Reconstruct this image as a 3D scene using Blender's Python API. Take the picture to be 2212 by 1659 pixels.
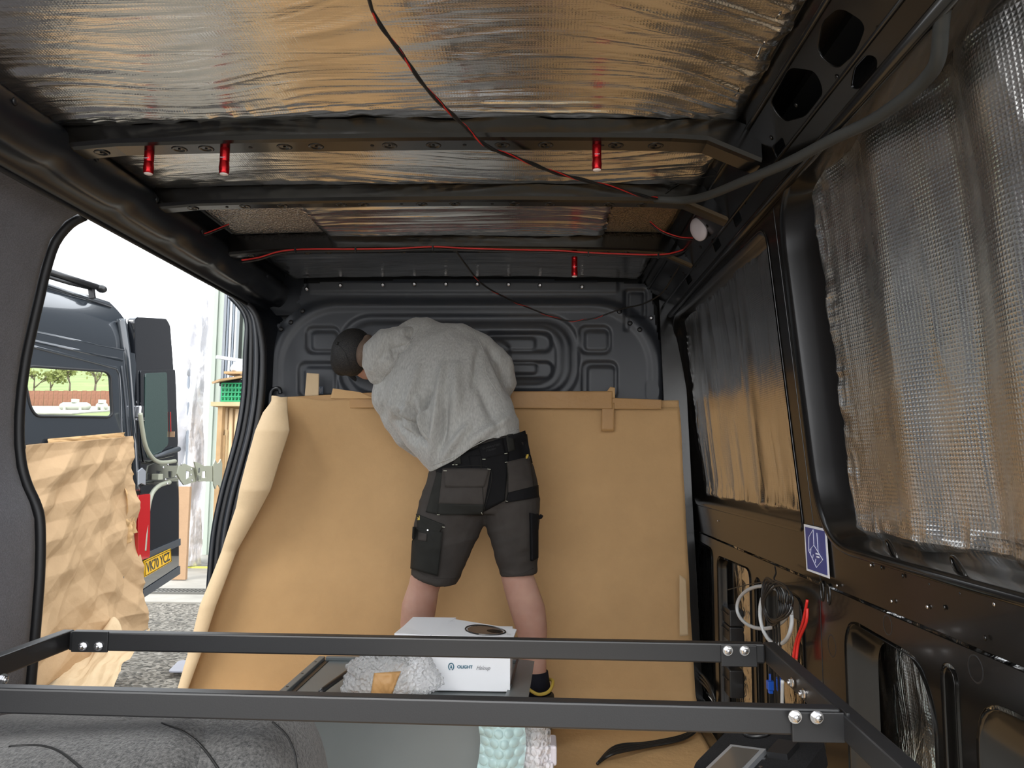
import bpy, bmesh, math, random
import numpy as np
from mathutils import Vector, Matrix
from mathutils.bvhtree import BVHTree
R=math.radians; PI=math.pi
rnd=random.Random(7)
SC=bpy.context.scene
for o in list(bpy.data.objects): bpy.data.objects.remove(o)
# ------------------------------------------------------------ camera, sky, exposure
F=1661.0; CZ=1.0
CM=Matrix.Rotation(R(2.07),3,'Z')@Matrix.Rotation(PI/2+R(5.95),3,'X')@Matrix.Rotation(R(0.35),3,'Z')
cam=bpy.data.cameras.new('camera'); cam.sensor_width=36; cam.lens=36*F/2212; cam.clip_start=.02; cam.clip_end=400
co=bpy.data.objects.new('camera',cam); SC.collection.objects.link(co)
co.matrix_world=Matrix.Translation((0,0,CZ))@CM.to_4x4(); SC.camera=co
w=bpy.data.worlds.new('overcast_sky'); SC.world=w; w.use_nodes=True
nt=w.node_tree; bg=nt.nodes['Background']
tc=nt.nodes.new('ShaderNodeTexCoord'); sp=nt.nodes.new('ShaderNodeSeparateXYZ'); mr=nt.nodes.new('ShaderNodeMapRange'); mx=nt.nodes.new('ShaderNodeMix'); mx.data_type='RGBA'
nt.links.new(tc.outputs['Generated'],sp.inputs[0]); nt.links.new(sp.outputs['Z'],mr.inputs[0]); nt.links.new(mr.outputs[0],mx.inputs[0])
mx.inputs[6].default_value=(.96,.97,1,1); mx.inputs[7].default_value=(.86,.93,1,1)
nt.links.new(mx.outputs[2],bg.inputs[0]); bg.inputs[1].default_value=1.2
sl=bpy.data.lights.new('sun','SUN'); sl.energy=.6; sl.angle=R(25); sl.color=(1,.95,.86)
so=bpy.data.objects.new('sun',sl); SC.collection.objects.link(so); so.rotation_euler=(R(48),0,R(-22))
SC.view_settings.view_transform='Standard'; SC.view_settings.look='None'; SC.view_settings.exposure=1.6; SC.view_settings.gamma=1
SC.view_settings.use_curve_mapping=False
# ------------------------------------------------------------ helpers
def ray(x,y): return CM@Vector((x-1106,-(y-829.5),-F))
O=Vector((0,0,CZ))
def P(x,y,Y): d=ray(x,y); return O+d*(Y/d.y)
def PX(x,y,X): d=ray(x,y); return O+d*(X/d.x)
def PZ(x,y,Z): d=ray(x,y); return O+d*((Z-CZ)/d.z)
def PP(x,y,p0,n): d=ray(x,y); p0=Vector(p0); n=Vector(n); return O+d*((p0-O).dot(n)/d.dot(n))
WL={}
def wl(o): return WL.get(o.name,Vector((0,0,0)))
def setp(o,label=None,cat=None,group=None,kind=None):
    if label: o['label']=label
    if cat: o['category']=cat
    if group: o['group']=group
    if kind: o['kind']=kind
    return o
def thing(name,loc,label,cat,group=None):
    o=bpy.data.objects.new(name,None); SC.collection.objects.link(o); o.location=loc; o.empty_display_size=.05
    WL[o.name]=Vector(loc); return setp(o,label,cat,group)
def link(name,me,parent,cen,mats):
    o=bpy.data.objects.new(name,me); SC.collection.objects.link(o)
    for m in (mats if isinstance(mats,(list,tuple)) else [mats]): me.materials.append(m)
    WL[o.name]=Vector(cen)
    if parent: o.parent=parent; o.location=Vector(cen)-wl(parent)
    else: o.location=cen
    return o
def mk(name,vs,fs,mat,parent=None,smooth=False,mi=None,fix=False):
    a=np.array([tuple(v) for v in vs],float); cen=a.mean(0); a-=cen
    me=bpy.data.meshes.new(name); me.from_pydata(a.tolist(),[],[tuple(int(i) for i in f) for f in fs]); 
    if fix:
        bm=bmesh.new(); bm.from_mesh(me); bmesh.ops.recalc_face_normals(bm,faces=bm.faces[:]); bm.to_mesh(me); bm.free()
    if smooth: me.polygons.foreach_set('use_smooth',[True]*len(me.polygons))
    if mi is not None: me.polygons.foreach_set('material_index',mi)
    me.update()
    return link(name,me,parent,cen,mat)
def join(parts):
    V=[];Fs=[]
    for v,f in parts:
        n=len(V); V+= [Vector(p) for p in v]; Fs+=[tuple(i+n for i in q) for q in f]
    return V,Fs
def boxg(c,s,rot=None,bev=0.0):
    bm=bmesh.new(); bmesh.ops.create_cube(bm,size=1)
    for v in bm.verts: v.co=Vector((v.co.x*s[0],v.co.y*s[1],v.co.z*s[2]))
    if bev: bmesh.ops.bevel(bm,geom=bm.edges[:],offset=bev,segments=2,affect='EDGES',profile=.5)
    M=rot.to_3x3() if rot is not None else Matrix.Identity(3)
    vs=[M@v.co+Vector(c) for v in bm.verts]; bm.verts.index_update(); fs=[[v.index for v in f.verts] for f in bm.faces]; bm.free(); return vs,fs
def beamg(a,b,w,h,up=(0,0,1),bev=.002):
    a=Vector(a);b=Vector(b);d=(b-a);L=d.length;d.normalize();s=d.cross(Vector(up)).normalized();u=s.cross(d)
    M=Matrix((s,d,u)).transposed(); return boxg((a+b)/2,(w,L,h),M,bev)
def tubeg(pts,r,n=8,cap=True):
    pts=[Vector(p) for p in pts]; m=len(pts); V=[];Fs=[]; pu=None
    rr=r if isinstance(r,(list,tuple)) else [r]*m
    for i,p in enumerate(pts):
        t=(pts[min(i+1,m-1)]-pts[max(i-1,0)]).normalized()
        if pu is None: pu=t.orthogonal().normalized()
        u=(pu-t*pu.dot(t)).normalized(); pu=u; v=t.cross(u)
        for k in range(n): a=2*PI*k/n; V.append(p+u*math.cos(a)*rr[i]+v*math.sin(a)*rr[i])
    for i in range(m-1):
        for k in range(n): Fs.append((i*n+k,i*n+(k+1)%n,(i+1)*n+(k+1)%n,(i+1)*n+k))
    if cap: Fs.append(tuple(range(n))[::-1]); Fs.append(tuple((m-1)*n+k for k in range(n)))
    return V,Fs
def spl(pts,n=10):
    P_=[Vector(p) for p in pts]; out=[]
    for i in range(len(P_)-1):
        p0=P_[max(i-1,0)];p1=P_[i];p2=P_[i+1];p3=P_[min(i+2,len(P_)-1)]
        for k in range(n):
            t=k/n; out.append(.5*((2*p1)+(p2-p0)*t+(2*p0-5*p1+4*p2-p3)*t*t+(3*p1-p0-3*p2+p3)*t**3))
    out.append(P_[-1]); return out
def tube(name,pts,r,mat,parent=None,n=8,s=8): 
    v,f=tubeg(spl(pts,s) if s else pts,r,n); return mk(name,v,f,mat,parent,True)
def cylg(c,axis,r,h,n=20,prof=None):
    # profile: list of (radius factor, height) along the axis from c
    axis=Vector(axis).normalized(); u=axis.orthogonal().normalized(); v=axis.cross(u)
    prof=prof or [(r,0),(r,h)]; V=[];Fs=[]
    for (rr,hh) in prof:
        for k in range(n): a=2*PI*k/n; V.append(Vector(c)+axis*hh+u*math.cos(a)*rr+v*math.sin(a)*rr)
    for i in range(len(prof)-1):
        for k in range(n): Fs.append((i*n+k,i*n+(k+1)%n,(i+1)*n+(k+1)%n,(i+1)*n+k))
    Fs.append(tuple(range(n))[::-1]); Fs.append(tuple((len(prof)-1)*n+k for k in range(n))); return V,Fs
def rpoly(pts,r,seg=5):
    out=[];n=len(pts); rs=r if isinstance(r,(list,tuple)) else [r]*n
    for i in range(n):
        a=Vector(pts[i-1][:2]);b=Vector(pts[i][:2]);c=Vector(pts[(i+1)%n][:2])
        if rs[i]<=0: out.append(b); continue
        ra=min(rs[i],(a-b).length*.49,(c-b).length*.49); p=b+(a-b).normalized()*ra; q=b+(c-b).normalized()*ra
        for k in range(seg+1): t=k/seg; out.append(p*(1-t)**2+b*2*t*(1-t)+q*t*t)
    return out
def plateg(outline,holes,thick,bev,fn):
    cu=bpy.data.curves.new('tmp','CURVE'); cu.dimensions='2D'; cu.fill_mode='BOTH'; cu.extrude=max(thick/2-bev,0); cu.bevel_depth=bev; cu.bevel_resolution=1; cu.offset=-bev
    for pl in [outline]+holes:
        s=cu.splines.new('POLY'); s.points.add(len(pl)-1); s.use_cyclic_u=True
        for i,p in enumerate(pl): s.points[i].co=(p[0],p[1],0,1)
    o=bpy.data.objects.new('tmp',cu); SC.collection.objects.link(o); dg=bpy.context.evaluated_depsgraph_get(); dg.update()
    me=bpy.data.meshes.new_from_object(o.evaluated_get(dg)); bpy.data.objects.remove(o)
    vs=[fn(*v.co) for v in me.vertices]; fs=[tuple(p.vertices) for p in me.polygons]; bpy.data.meshes.remove(me); return vs,fs
def plate(name,outline,holes,thick,bev,fn,mat,parent=None): v,f=plateg(outline,holes,thick,bev,fn); return mk(name,v,f,mat,parent)
def textg(s,size,fn,extr=.0004,shear=0,bold=0):
    cu=bpy.data.curves.new('t','FONT'); cu.body=s; cu.size=size; cu.extrude=extr; cu.align_x='CENTER'; cu.align_y='CENTER'; cu.shear=shear; cu.offset=bold; cu.resolution_u=3
    o=bpy.data.objects.new('t',cu); SC.collection.objects.link(o); dg=bpy.context.evaluated_depsgraph_get(); dg.update()
    me=bpy.data.meshes.new_from_object(o.evaluated_get(dg)); bpy.data.objects.remove(o)
    vs=[fn(*v.co) for v in me.vertices]; fs=[tuple(p.vertices) for p in me.polygons]; return vs,fs
TB={}
def vn(x,y,seed=0):
    if seed not in TB: TB[seed]=np.random.RandomState(seed).rand(256,256)
    T=TB[seed]; xi=np.floor(x).astype(int); yi=np.floor(y).astype(int); fx=x-xi; fy=y-yi; fx=fx*fx*(3-2*fx); fy=fy*fy*(3-2*fy)
    a=T[xi%256,yi%256];b=T[(xi+1)%256,yi%256];c=T[xi%256,(yi+1)%256];d=T[(xi+1)%256,(yi+1)%256]
    return (a*(1-fx)+b*fx)*(1-fy)+(c*(1-fx)+d*fx)*fy
def fbm(x,y,seed=0,o=4): return sum(vn(x*2**k+k*17,y*2**k+k*31,seed+k)*.5**k for k in range(o))/(2-.5**(o-1))
def ridge(x,y,seed=0): return 1-np.abs(2*vn(x,y,seed)-1)
def folds(x,y,seed=0,n=7,sc=4.):
    rs=np.random.RandomState(seed); h=np.zeros_like(x)
    for i in range(n):
        a=rs.rand()*PI; f=sc*(.5+rs.rand()*1.5); p=(x*math.cos(a)+y*math.sin(a))*f+rs.rand()*9+.8*vn(x*sc*.5,y*sc*.5,seed+i+3)
        m=vn(x*sc*.6+9*i,y*sc*.6,seed+40+i); h+=np.abs((p%1)-.5)/f*np.clip(m*2-.5,0,1)*2
    return h
def sheetg(nu,nv,fn):
    u,v=np.meshgrid(np.linspace(0,1,nu),np.linspace(0,1,nv),indexing='ij')
    X=fn(u,v); X=X.reshape(-1,3); idx=np.arange(nu*nv).reshape(nu,nv)
    Q=np.stack([idx[:-1,:-1],idx[1:,:-1],idx[1:,1:],idx[:-1,1:]],-1).reshape(-1,4); return X,Q
def sheet(name,nu,nv,fn,mat,parent=None,thick=0,smooth=True):
    X,Q=sheetg(nu,nv,fn); cen=X.mean(0); me=bpy.data.meshes.new(name)
    me.vertices.add(len(X)); me.vertices.foreach_set('co',(X-cen).ravel()); me.loops.add(Q.size); me.loops.foreach_set('vertex_index',Q.ravel())
    me.polygons.add(len(Q)); me.polygons.foreach_set('loop_start',np.arange(len(Q))*4); me.polygons.foreach_set('loop_total',np.full(len(Q),4)); me.polygons.foreach_set('use_smooth',np.full(len(Q),smooth)); me.update(calc_edges=True)
    o=link(name,me,parent,cen,mat)
    if thick: m=o.modifiers.new('s','SOLIDIFY'); m.thickness=thick; m.offset=0
    return o
def st(*a): return np.stack(np.broadcast_arrays(*a),-1)
# ------------------------------------------------------------ materials
class N:
    def __init__(s,name):
        s.m=bpy.data.materials.new(name); s.m.use_nodes=True; s.t=s.m.node_tree; s.b=s.t.nodes['Principled BSDF']; s.tc=s.t.nodes.new('ShaderNodeTexCoord').outputs['Object']; s.bn=None
    def n(s,t,**k):
        x=s.t.nodes.new(t)
        for a,v in k.items():
            if isinstance(v,bpy.types.NodeSocket): s.t.links.new(v,x.inputs[a.replace('_',' ')])
            else: x.inputs[a.replace('_',' ')].default_value=v
        return x
    def map(s,scale=(1,1,1),rot=(0,0,0)):
        x=s.n('ShaderNodeMapping',Vector=s.tc); x.inputs['Scale'].default_value=scale; x.inputs['Rotation'].default_value=rot; return x.outputs[0]
    def noise(s,scale,vec=None,detail=3,dist=0,rough=.5): return s.n('ShaderNodeTexNoise',Vector=vec or s.tc,Scale=scale,Detail=detail,Distortion=dist,Roughness=rough).outputs[0]
    def math(s,op,a,b=0):
        x=s.t.nodes.new('ShaderNodeMath'); x.operation=op
        for i,v in enumerate((a,b)):
            if isinstance(v,bpy.types.NodeSocket): s.t.links.new(v,x.inputs[i])
            else: x.inputs[i].default_value=v
        return x.outputs[0]
    def ramp(s,f,stops):
        x=s.t.nodes.new('ShaderNodeValToRGB'); s.t.links.new(f,x.inputs[0]); e=x.color_ramp.elements
        while len(e)<len(stops): e.new(.5)
        for i,(p,c) in enumerate(stops): e[i].position=p; e[i].color=(*c,1) if len(c)==3 else c
        return x.outputs[0]
    def bump(s,h,strength=.3,dist=.01):
        x=s.n('ShaderNodeBump',Height=h,Strength=strength,Distance=dist)
        if s.bn: s.t.links.new(s.bn,x.inputs['Normal'])
        s.bn=x.outputs[0]; s.t.links.new(s.bn,s.b.inputs['Normal'])
    def set(s,**k):
        for a,v in k.items():
            a=a.replace('_',' ')
            if isinstance(v,bpy.types.NodeSocket): s.t.links.new(v,s.b.inputs[a])
            else: s.b.inputs[a].default_value=(*v,1) if isinstance(v,tuple) and len(v)==3 and 'Radius' not in a else v
        return s
def simple(name,col,rough=.5,metal=0,bs=0,bd=.001,bst=.3,var=0,vs=6,**k):
    x=N(name)
    if var:
        lo=tuple(c*(1-var) for c in col); hi=tuple(min(1,c*(1+var)) for c in col); x.set(Base_Color=x.ramp(x.noise(vs,detail=4),[(.3,lo),(.7,hi)]))
    else: x.set(Base_Color=col)
    x.set(Roughness=rough,Metallic=metal,**k)
    if bs: x.bump(x.noise(bs),bst,bd)
    return x.m
def foilmat(name,base=(.94,.93,.90),rough=.2,wr=(2,26,26),wst=.35,weave=.004,wvs=.25,rotz=0.,axes='xy'):
    x=N(name); d=x.noise(3,detail=2)
    x.set(Base_Color=x.ramp(x.noise(7,detail=3),[(.3,tuple(c*.86 for c in base)),(.7,base)]),Metallic=1.0,Roughness=x.math('ADD',x.math('MULTIPLY',x.noise(14,detail=3),.14),rough-.07))
    n1=x.noise(1.0,x.map(wr,(0,0,rotz)),detail=4,dist=.6,rough=.55); n1=x.math('ABSOLUTE',x.math('SUBTRACT',n1,.5)); x.bump(n1,wst,.02)
    x.bump(x.noise(60,detail=3),.12,.004)
    if weave:
        s=x.n('ShaderNodeSeparateXYZ',Vector=x.tc).outputs; i,j=[{'x':0,'y':1,'z':2}[c] for c in axes]
        a=x.math('SINE',x.math('MULTIPLY',s[i],2*PI/weave)); b=x.math('SINE',x.math('MULTIPLY',s[j],2*PI/weave)); x.bump(x.math('MAXIMUM',a,b),wvs,weave*.2)
    return x.m
M={}
M['black']=simple('black_body_paint',(.005,.0045,.004),.24,0,bs=9,bd=.004,bst=.08,Specular_IOR_Level=.5,Coat_Weight=.2,Coat_Roughness=.08)
M['deep']=simple('dark_cavity_paint',(.006,.006,.006),.55)
M['rail']=simple('powder_coated_steel',(.011,.011,.012),.42,0,bs=400,bd=.0004,bst=.2,Specular_IOR_Level=.6)
M['blackplastic']=simple('black_plastic',(.014,.014,.015),.35)
M['rubber']=simple('rubber_seal',(.015,.015,.016),.5)
M['navyblk']=simple('slate_blue_black_paint',(.010,.012,.016),.33,0,Specular_IOR_Level=.6,bs=8,bd=.003,bst=.1)
M['bulk']=simple('slate_bulkhead_plastic',(.036,.040,.048),.42,0,bs=700,bd=.0005,bst=.25,Specular_IOR_Level=.55)
M['foilroof']=foilmat('foil_roof',wr=(1.3,14,1),wst=.30,weave=.006,wvs=.06,rotz=R(-9))
M['foilwall']=foilmat('foil_wall',wr=(1,7,1.2),wst=.22,weave=.0075,wvs=.2,rough=.27,axes='yz')
M['foilwall2']=foilmat('foil_wall_front',wr=(1,9,1.3),wst=.25,weave=.006,wvs=.1,rough=.2,axes='yz')
M['foillow']=foilmat('foil_low',wr=(1,16,5),wst=.5,weave=.006,wvs=.07,axes='yz')
def embm(name,c):
    x=N(name); v=x.n('ShaderNodeTexVoronoi',Vector=x.tc,Scale=150.).outputs[0]; x.set(Base_Color=x.ramp(x.noise(180,detail=2),[(.35,tuple(k*.45 for k in c)),(.65,c)]),Metallic=1.,Roughness=.3); x.bump(v,.8,.004); return x.m
M['emboss']=embm('embossed_foil',(.75,.74,.76))
M['emboss_warm']=embm('embossed_foil_bronze',(.72,.60,.44))
def papermat(name,c,r=.75,fib=.05):
    x=N(name); x.set(Base_Color=x.ramp(x.noise(5,detail=6,rough=.65),[(.3,tuple(k*(1-fib*2) for k in c)),(.7,c)]),Roughness=r,Specular_IOR_Level=.3); x.bump(x.noise(14,detail=5,rough=.6),.42,.010); x.bump(x.noise(300),.15,.0005); return x.m
M['paper']=papermat('kraft_paper',(.60,.38,.18)); M['paper_light']=papermat('kraft_paper_light',(.62,.46,.28)); M['tape']=papermat('masking_tape_brown',(.50,.29,.12),.45)
M['paper_out']=papermat('kraft_paper_van',(.50,.33,.18),.7,.03); M['cardboard']=papermat('cardboard',(.42,.27,.16),.8)
def carpetmat(name,a,b,sc=260,st_=.8,sh=.3):
    x=N(name); n=x.noise(sc,detail=4,rough=.7); n2=x.noise(12,detail=3)
    x.set(Base_Color=x.ramp(x.math('ADD',x.math('MULTIPLY',n,.8),x.math('MULTIPLY',n2,.2)),[(.35,a),(.65,b)]),Roughness=.95,Specular_IOR_Level=.15,Sheen_Weight=sh); x.bump(n,st_,.004); return x.m
M['carpet']=carpetmat('pillar_carpet',(.10,.098,.112),(.19,.187,.21)); M['felt']=carpetmat('felt_roll',(.012,.012,.012),(.115,.11,.105),170,1.0)
M['blackfelt']=carpetmat('black_felt',(.004,.004,.0045),(.022,.022,.024),420,.5,0)
M['greymetal']=simple('grey_painted_metal',(.135,.152,.155),.38,0,var=.05,Specular_IOR_Level=.5)
M['white']=simple('white_card',(.80,.81,.84),.4); M['whitemark']=simple('white_ink',(.8,.83,.95),.5); M['offwhite']=simple('off_white_plastic',(.6,.56,.60),.4)
M['teal']=simple('teal_ink',(.02,.13,.2),.5); M['greyink']=simple('grey_ink',(.3,.3,.31),.5); M['blackink']=simple('black_ink',(.015,.012,.01),.25); M['brownglass']=simple('printed_brown',(.16,.11,.08),.2)
M['blue']=simple('blue_label',(.035,.055,.24),.35); M['red']=simple('red_anodised',(.42,.008,.012),.25,.75); M['redwire']=simple('red_wire',(.55,.02,.015),.4); M['blackwire']=simple('black_wire',(.012,.012,.012),.45); M['greywire']=simple('grey_cable',(.52,.54,.55),.45)
M['conduit']=simple('corrugated_conduit',(.05,.052,.05),.55); M['zinc']=simple('zinc_bolt',(.72,.72,.74),.22,1.0); M['chrome']=M['zinc']; M['lens']=simple('torch_lens',(.85,.75,.72),.25)
M['hoodie']=N('grey_marl_hoodie'); 
_x=M['hoodie']; _x.set(Base_Color=_x.ramp(_x.noise(1,_x.map((180,180,60)),detail=3),[(.3,(.34,.34,.325)),(.7,(.47,.47,.45))]),Roughness=.95,Specular_IOR_Level=.1,Sheen_Weight=.25); _x.bump(_x.noise(3,_x.map((2.2,3,1.1),(0,R(25),0)),detail=3),.5,.04); _x.bump(_x.noise(500),.25,.001); M['hoodie']=_x.m
def clothmat(name,c):
    x=N(name); x.set(Base_Color=x.ramp(x.noise(18,detail=4),[(.3,tuple(k*.8 for k in c)),(.7,c)]),Roughness=.85,Specular_IOR_Level=.2); x.bump(x.noise(9,detail=4),.4,.02); x.bump(x.noise(700),.3,.0008); return x.m
M['shortg']=clothmat('grey_canvas',(.060,.053,.048)); M['shortd']=clothmat('dark_grey_cordura',(.026,.026,.023)); M['shortk']=clothmat('black_stretch_cloth',(.009,.009,.010)); M['stitch']=simple('pale_stitch',(.6,.6,.5),.7); M['yellow']=simple('yellow_trim',(.65,.47,.08),.6)
_x=N('skin'); _x.set(Base_Color=_x.ramp(_x.noise(9,detail=5),[(.3,(.47,.25,.19)),(.7,(.60,.37,.29))]),Roughness=.55,Subsurface_Weight=.15,Subsurface_Radius=(.02,.008,.004),Subsurface_Scale=.3); _x.bump(_x.noise(200),.15,.001); M['skin']=_x.m
M['hair']=simple('short_brown_hair',(.16,.11,.08),.8,0,bs=300,bd=.002,bst=.6); M['eye']=simple('eye_white',(.7,.68,.65),.3)
_x=N('black_mesh_cap'); _s=_x.n('ShaderNodeTexVoronoi',Vector=_x.tc,Scale=330.).outputs[0]; _x.set(Base_Color=_x.ramp(_s,[(.2,(.05,.045,.04)),(.5,(.010,.010,.011))]),Roughness=.7); _x.bump(_s,.5,.001); M['cap']=_x.m
M['sock']=clothmat('black_sock',(.012,.013,.02)); M['shoe']=simple('dark_shoe',(.02,.02,.018),.6)
M['vanpaint']=simple('slate_van_paint',(.030,.036,.043),.16,0,Coat_Weight=1.0,Coat_Roughness=.03,Specular_IOR_Level=.6)
M['vandark']=simple('black_van_paint',(.012,.014,.018),.08,0,Coat_Weight=1.0,Coat_Roughness=.02)
M['vangrey']=simple('grey_plastic_trim',(.06,.066,.075),.5)
M['cream']=simple('cream_powder_coat',(.36,.365,.28),.4); M['taillight']=simple('tail_lamp',(.45,.01,.012),.12,0,Coat_Weight=1.0); M['plate']=simple('yellow_number_plate',(.85,.48,.01),.35)
def glassm(name,c,rough=0,alpha=1,tr=1):
    x=N(name); x.set(Base_Color=c,Roughness=rough,Transmission_Weight=tr,IOR=1.45,Alpha=alpha); return x.m
_m=bpy.data.materials.new('window_glass'); _m.use_nodes=True; _t=_m.node_tree; _t.nodes.remove(_t.nodes['Principled BSDF']); _a=_t.nodes.new('ShaderNodeBsdfTransparent'); _a.inputs[0].default_value=(.9,.94,.92,1); _b=_t.nodes.new('ShaderNodeBsdfGlossy'); _b.inputs['Roughness'].default_value=.02; _c=_t.nodes.new('ShaderNodeMixShader'); _c.inputs[0].default_value=.07
_t.links.new(_a.outputs[0],_c.inputs[1]); _t.links.new(_b.outputs[0],_c.inputs[2]); _t.links.new(_c.outputs[0],_t.nodes['Material Output'].inputs[0]); M['glass']=_m; M['glassreflect']=simple('green_reflection_glass',(.05,.085,.075),.05,0,Coat_Weight=1.0)  # greenish base stands in for what the door glass reflects
_x=N('silver_sheet'); _x.set(Base_Color=(.66,.66,.68),Roughness=.35,Metallic=.35); _x.bump(_x.noise(4,detail=5),.5,.06); M['silver']=_x.m
M['wallwhite']=simple('white_cladding',(.55,.58,.60),.5); M['pipe']=simple('grey_pipe',(.24,.27,.31),.4); M['steel']=simple('galvanised_frame',(.45,.47,.50),.35,.6); M['cladding']=simple('pale_green_cladding',(.42,.47,.41),.6)
M['crate']=simple('green_crate',(.0,.28,.10),.4); M['wood']=simple('raw_timber',(.36,.23,.11),.75,0,bs=20,bd=.005,var=.2,vs=4); M['woodl']=simple('pale_timber',(.45,.33,.18),.75,0,var=.15,vs=3)
_x=N('gravel'); _v=_x.n('ShaderNodeTexVoronoi',Vector=_x.tc,Scale=38.); _x.set(Base_Color=_x.ramp(_v.outputs[1],[(.15,(.06,.055,.045)),(.5,(.18,.16,.13)),(.9,(.34,.31,.26))]),Roughness=.95); _x.bump(_v.outputs[0],.9,.02); _x.bump(_x.noise(2.5,detail=5),.5,.05); M['gravel']=_x.m
M['concrete']=simple('concrete',(.33,.31,.27),.85,0,bs=30,bd=.004,var=.12,vs=3); M['grate']=simple('cast_grate',(.13,.125,.11),.6)
M['grass']=simple('grass_bank',(.22,.27,.09),.9,0,bs=4,bd=.3,bst=.6,var=.25,vs=.25); M['fence']=simple('red_brown_fence',(.26,.11,.065),.8,0,var=.15); M['bark']=simple('bark',(.13,.10,.07),.9); M['leaf']=simple('olive_leaves',(.20,.22,.06),.8); M['tank']=simple('cream_tank',(.45,.46,.38),.45)
_x=N('bubble_wrap'); _x.set(Base_Color=(.93,.94,.95),Roughness=.10,Transmission_Weight=.55,IOR=1.25,Alpha=.62,Specular_IOR_Level=1.0); _v=_x.n('ShaderNodeTexVoronoi',Vector=_x.tc,Scale=95.).outputs[0]; _x.bump(_v,.9,.008); _x.bump(_x.noise(40,detail=3),.4,.01); M['bubble']=_x.m
_x=N('teal_bubble_wrap'); _x.set(Base_Color=(.50,.68,.68),Roughness=.2,Transmission_Weight=.3,IOR=1.3,Alpha=.85,Specular_IOR_Level=.8); _x.bump(_x.noise(60,detail=2),.3,.004); M['bubbleteal']=_x.m
M['clear']=glassm('clear_plastic',(.85,.85,.88),.15,.55,.2); M['orange']=simple('orange_parts',(.8,.17,.05),.5); M['screen']=simple('dull_screen',(.09,.08,.07),.08); M['bluecap']=simple('blue_terminal',(.01,.08,.45),.35)
# ------------------------------------------------------------ van shell
Y0,YB=.75,3.30
def arch(x): return .012*(1-((x+.345)/.8)**2)
floor=mk('floor',*boxg((-.35,(Y0+YB)/2,-.04),(2.0,YB-Y0+.1,.07)),M['greymetal']); setp(floor,kind='structure')
def slab(xs,ys,fz,th):
    V=[];Fs=[]
    for x in xs:
        for y in ys: V.append(Vector((x,y,fz(x)))); 
    n=len(ys); m=len(V); V+=[v+Vector((0,0,th)) for v in V]
    for i in range(len(xs)-1):
        for j in range(n-1):
            a=i*n+j; q=(a,a+1,a+n+1,a+n); Fs.append(q); Fs.append(tuple(k+m for k in q[::-1]))
    return V,Fs
ceil=mk('ceiling',*slab(np.linspace(-1.30,.66,24),[Y0,YB+.12],lambda x:1.83+arch(x)-.35*max(0,x-.5)-.3*max(0,-1.2-x),.02),M['black']); setp(ceil,kind='structure')
# cross ribs: folded section following the arched roof
def rib(n,ya,yb,xl,xr,drop=.0):
    xs=np.concatenate([[xl,xl+.05,xl+.13],np.linspace(xl+.2,xr-.2,20),[xr-.12,xr-.05,xr]]); V=[];Fs=[]
    sec=[(ya+.0,.075),(ya-.006,.008),(ya,0),(ya+.012,-.003),(yb-.004,-.003),(yb,.004),(yb+.004,.075)]
    for x in xs:
        e=0
        if x>xr-.13: e=-(x-(xr-.13))*.42
        if x<xl+.13: e=-((xl+.13)-x)*.06
        for (y,z) in sec: V.append(Vector((x,y,1.737+drop+arch(x)*.9+e+z)))
    k=len(sec)
    for i in range(len(xs)-1):
        for j in range(k-1): Fs.append((i*k+j,i*k+j+1,(i+1)*k+j+1,(i+1)*k+j))
    o=mk('trim_%d'%n,V,Fs,M['black'],None,False); m=o.modifiers.new('s','SOLIDIFY'); m.thickness=.002
    setp(o,kind='structure')
    # pressed dimples and holes on the underside
    for i,x in enumerate(np.arange(xl+.09,xr-.12,.088)):
        x+=rnd.uniform(-.02,.02); big=(i%3!=1); z=1.737+drop+arch(x)*.9-.003-(max(0,xl+.13-x)*.06)+(-(x-(xr-.13))*.42 if x>xr-.13 else 0); yc=(ya+yb)/2+.002
        if big: 
            r=.016*min(1,(yb-ya)/.055); mk('pressed_boss',*cylg((x,yc,z+.001),(0,0,-1),r,.003,18,[(r*1.25,0),(r,.0025),(r*.8,.003),(r*.7,.001),(r*.2,.001)]),M['black'],o,True)
        mk('screw_hole',*cylg((x+(.028 if i%2 else 0),yc,z-.0005),(0,0,-1),.0045,.0006,10) if big is False else cylg((x,yc,z-.0005),(0,0,-1),.003,.001,10),M['deep'],o)
    return o
r1=rib(1,1.695,1.765,-1.13,.50); r2=rib(2,2.115,2.165,-1.12,.53); r3=rib(3,2.62,2.66,-1.10,.53)
# foil insulation on the roof
def roofoil(name,y0,y1,x0,x1,nu,nv,amp,label,mat,seed,z0=1.786,parent=None):
    def fn(u,v):
        x=x0+(x1-x0)*u+.006*(vn(v*20,u*0+1,seed)-.5)*np.where(u>.98,2,0); y=y0+(y1-y0)*v
        y=y+(.008*(vn(u*30,v*0+3,seed+1)-.5))*(np.clip(1-(1-v)*10,0,1)+np.clip(1-v*10,0,1))
        e=np.minimum(np.minimum(x-x0,x1-x),np.minimum(y-y0,y1-y)); 
        wy=y+.25*vn(x*1.3,y*1.6,seed+2)+.06*vn(x*4,y*4,seed+3)
        h=amp*(.9*ridge(x*1.2+3,wy*26,seed+4)**2+.6*ridge(x*2.5,wy*55,seed+5)**2*vn(x*3,y*3,seed+9))*np.clip(vn(x*2.3,y*2.7,seed+6)*2.2-.35,0,1)+amp*1.6*fbm(x*2,y*2.2,seed+7,2)+amp*.8*np.clip(1-e/.10,0,1)*ridge(x*22,y*24,seed+8)
        z=z0+.012*(1-((x+.345)/.8)**2)-h+.008*np.clip(1-e/.03,0,1)**2
        return st(x,y,z)
    o=sheet(name,nu,nv,fn,mat,parent)
    if label: setp(o,label,'insulation','foil insulation sheets on the roof')
    return o
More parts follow.
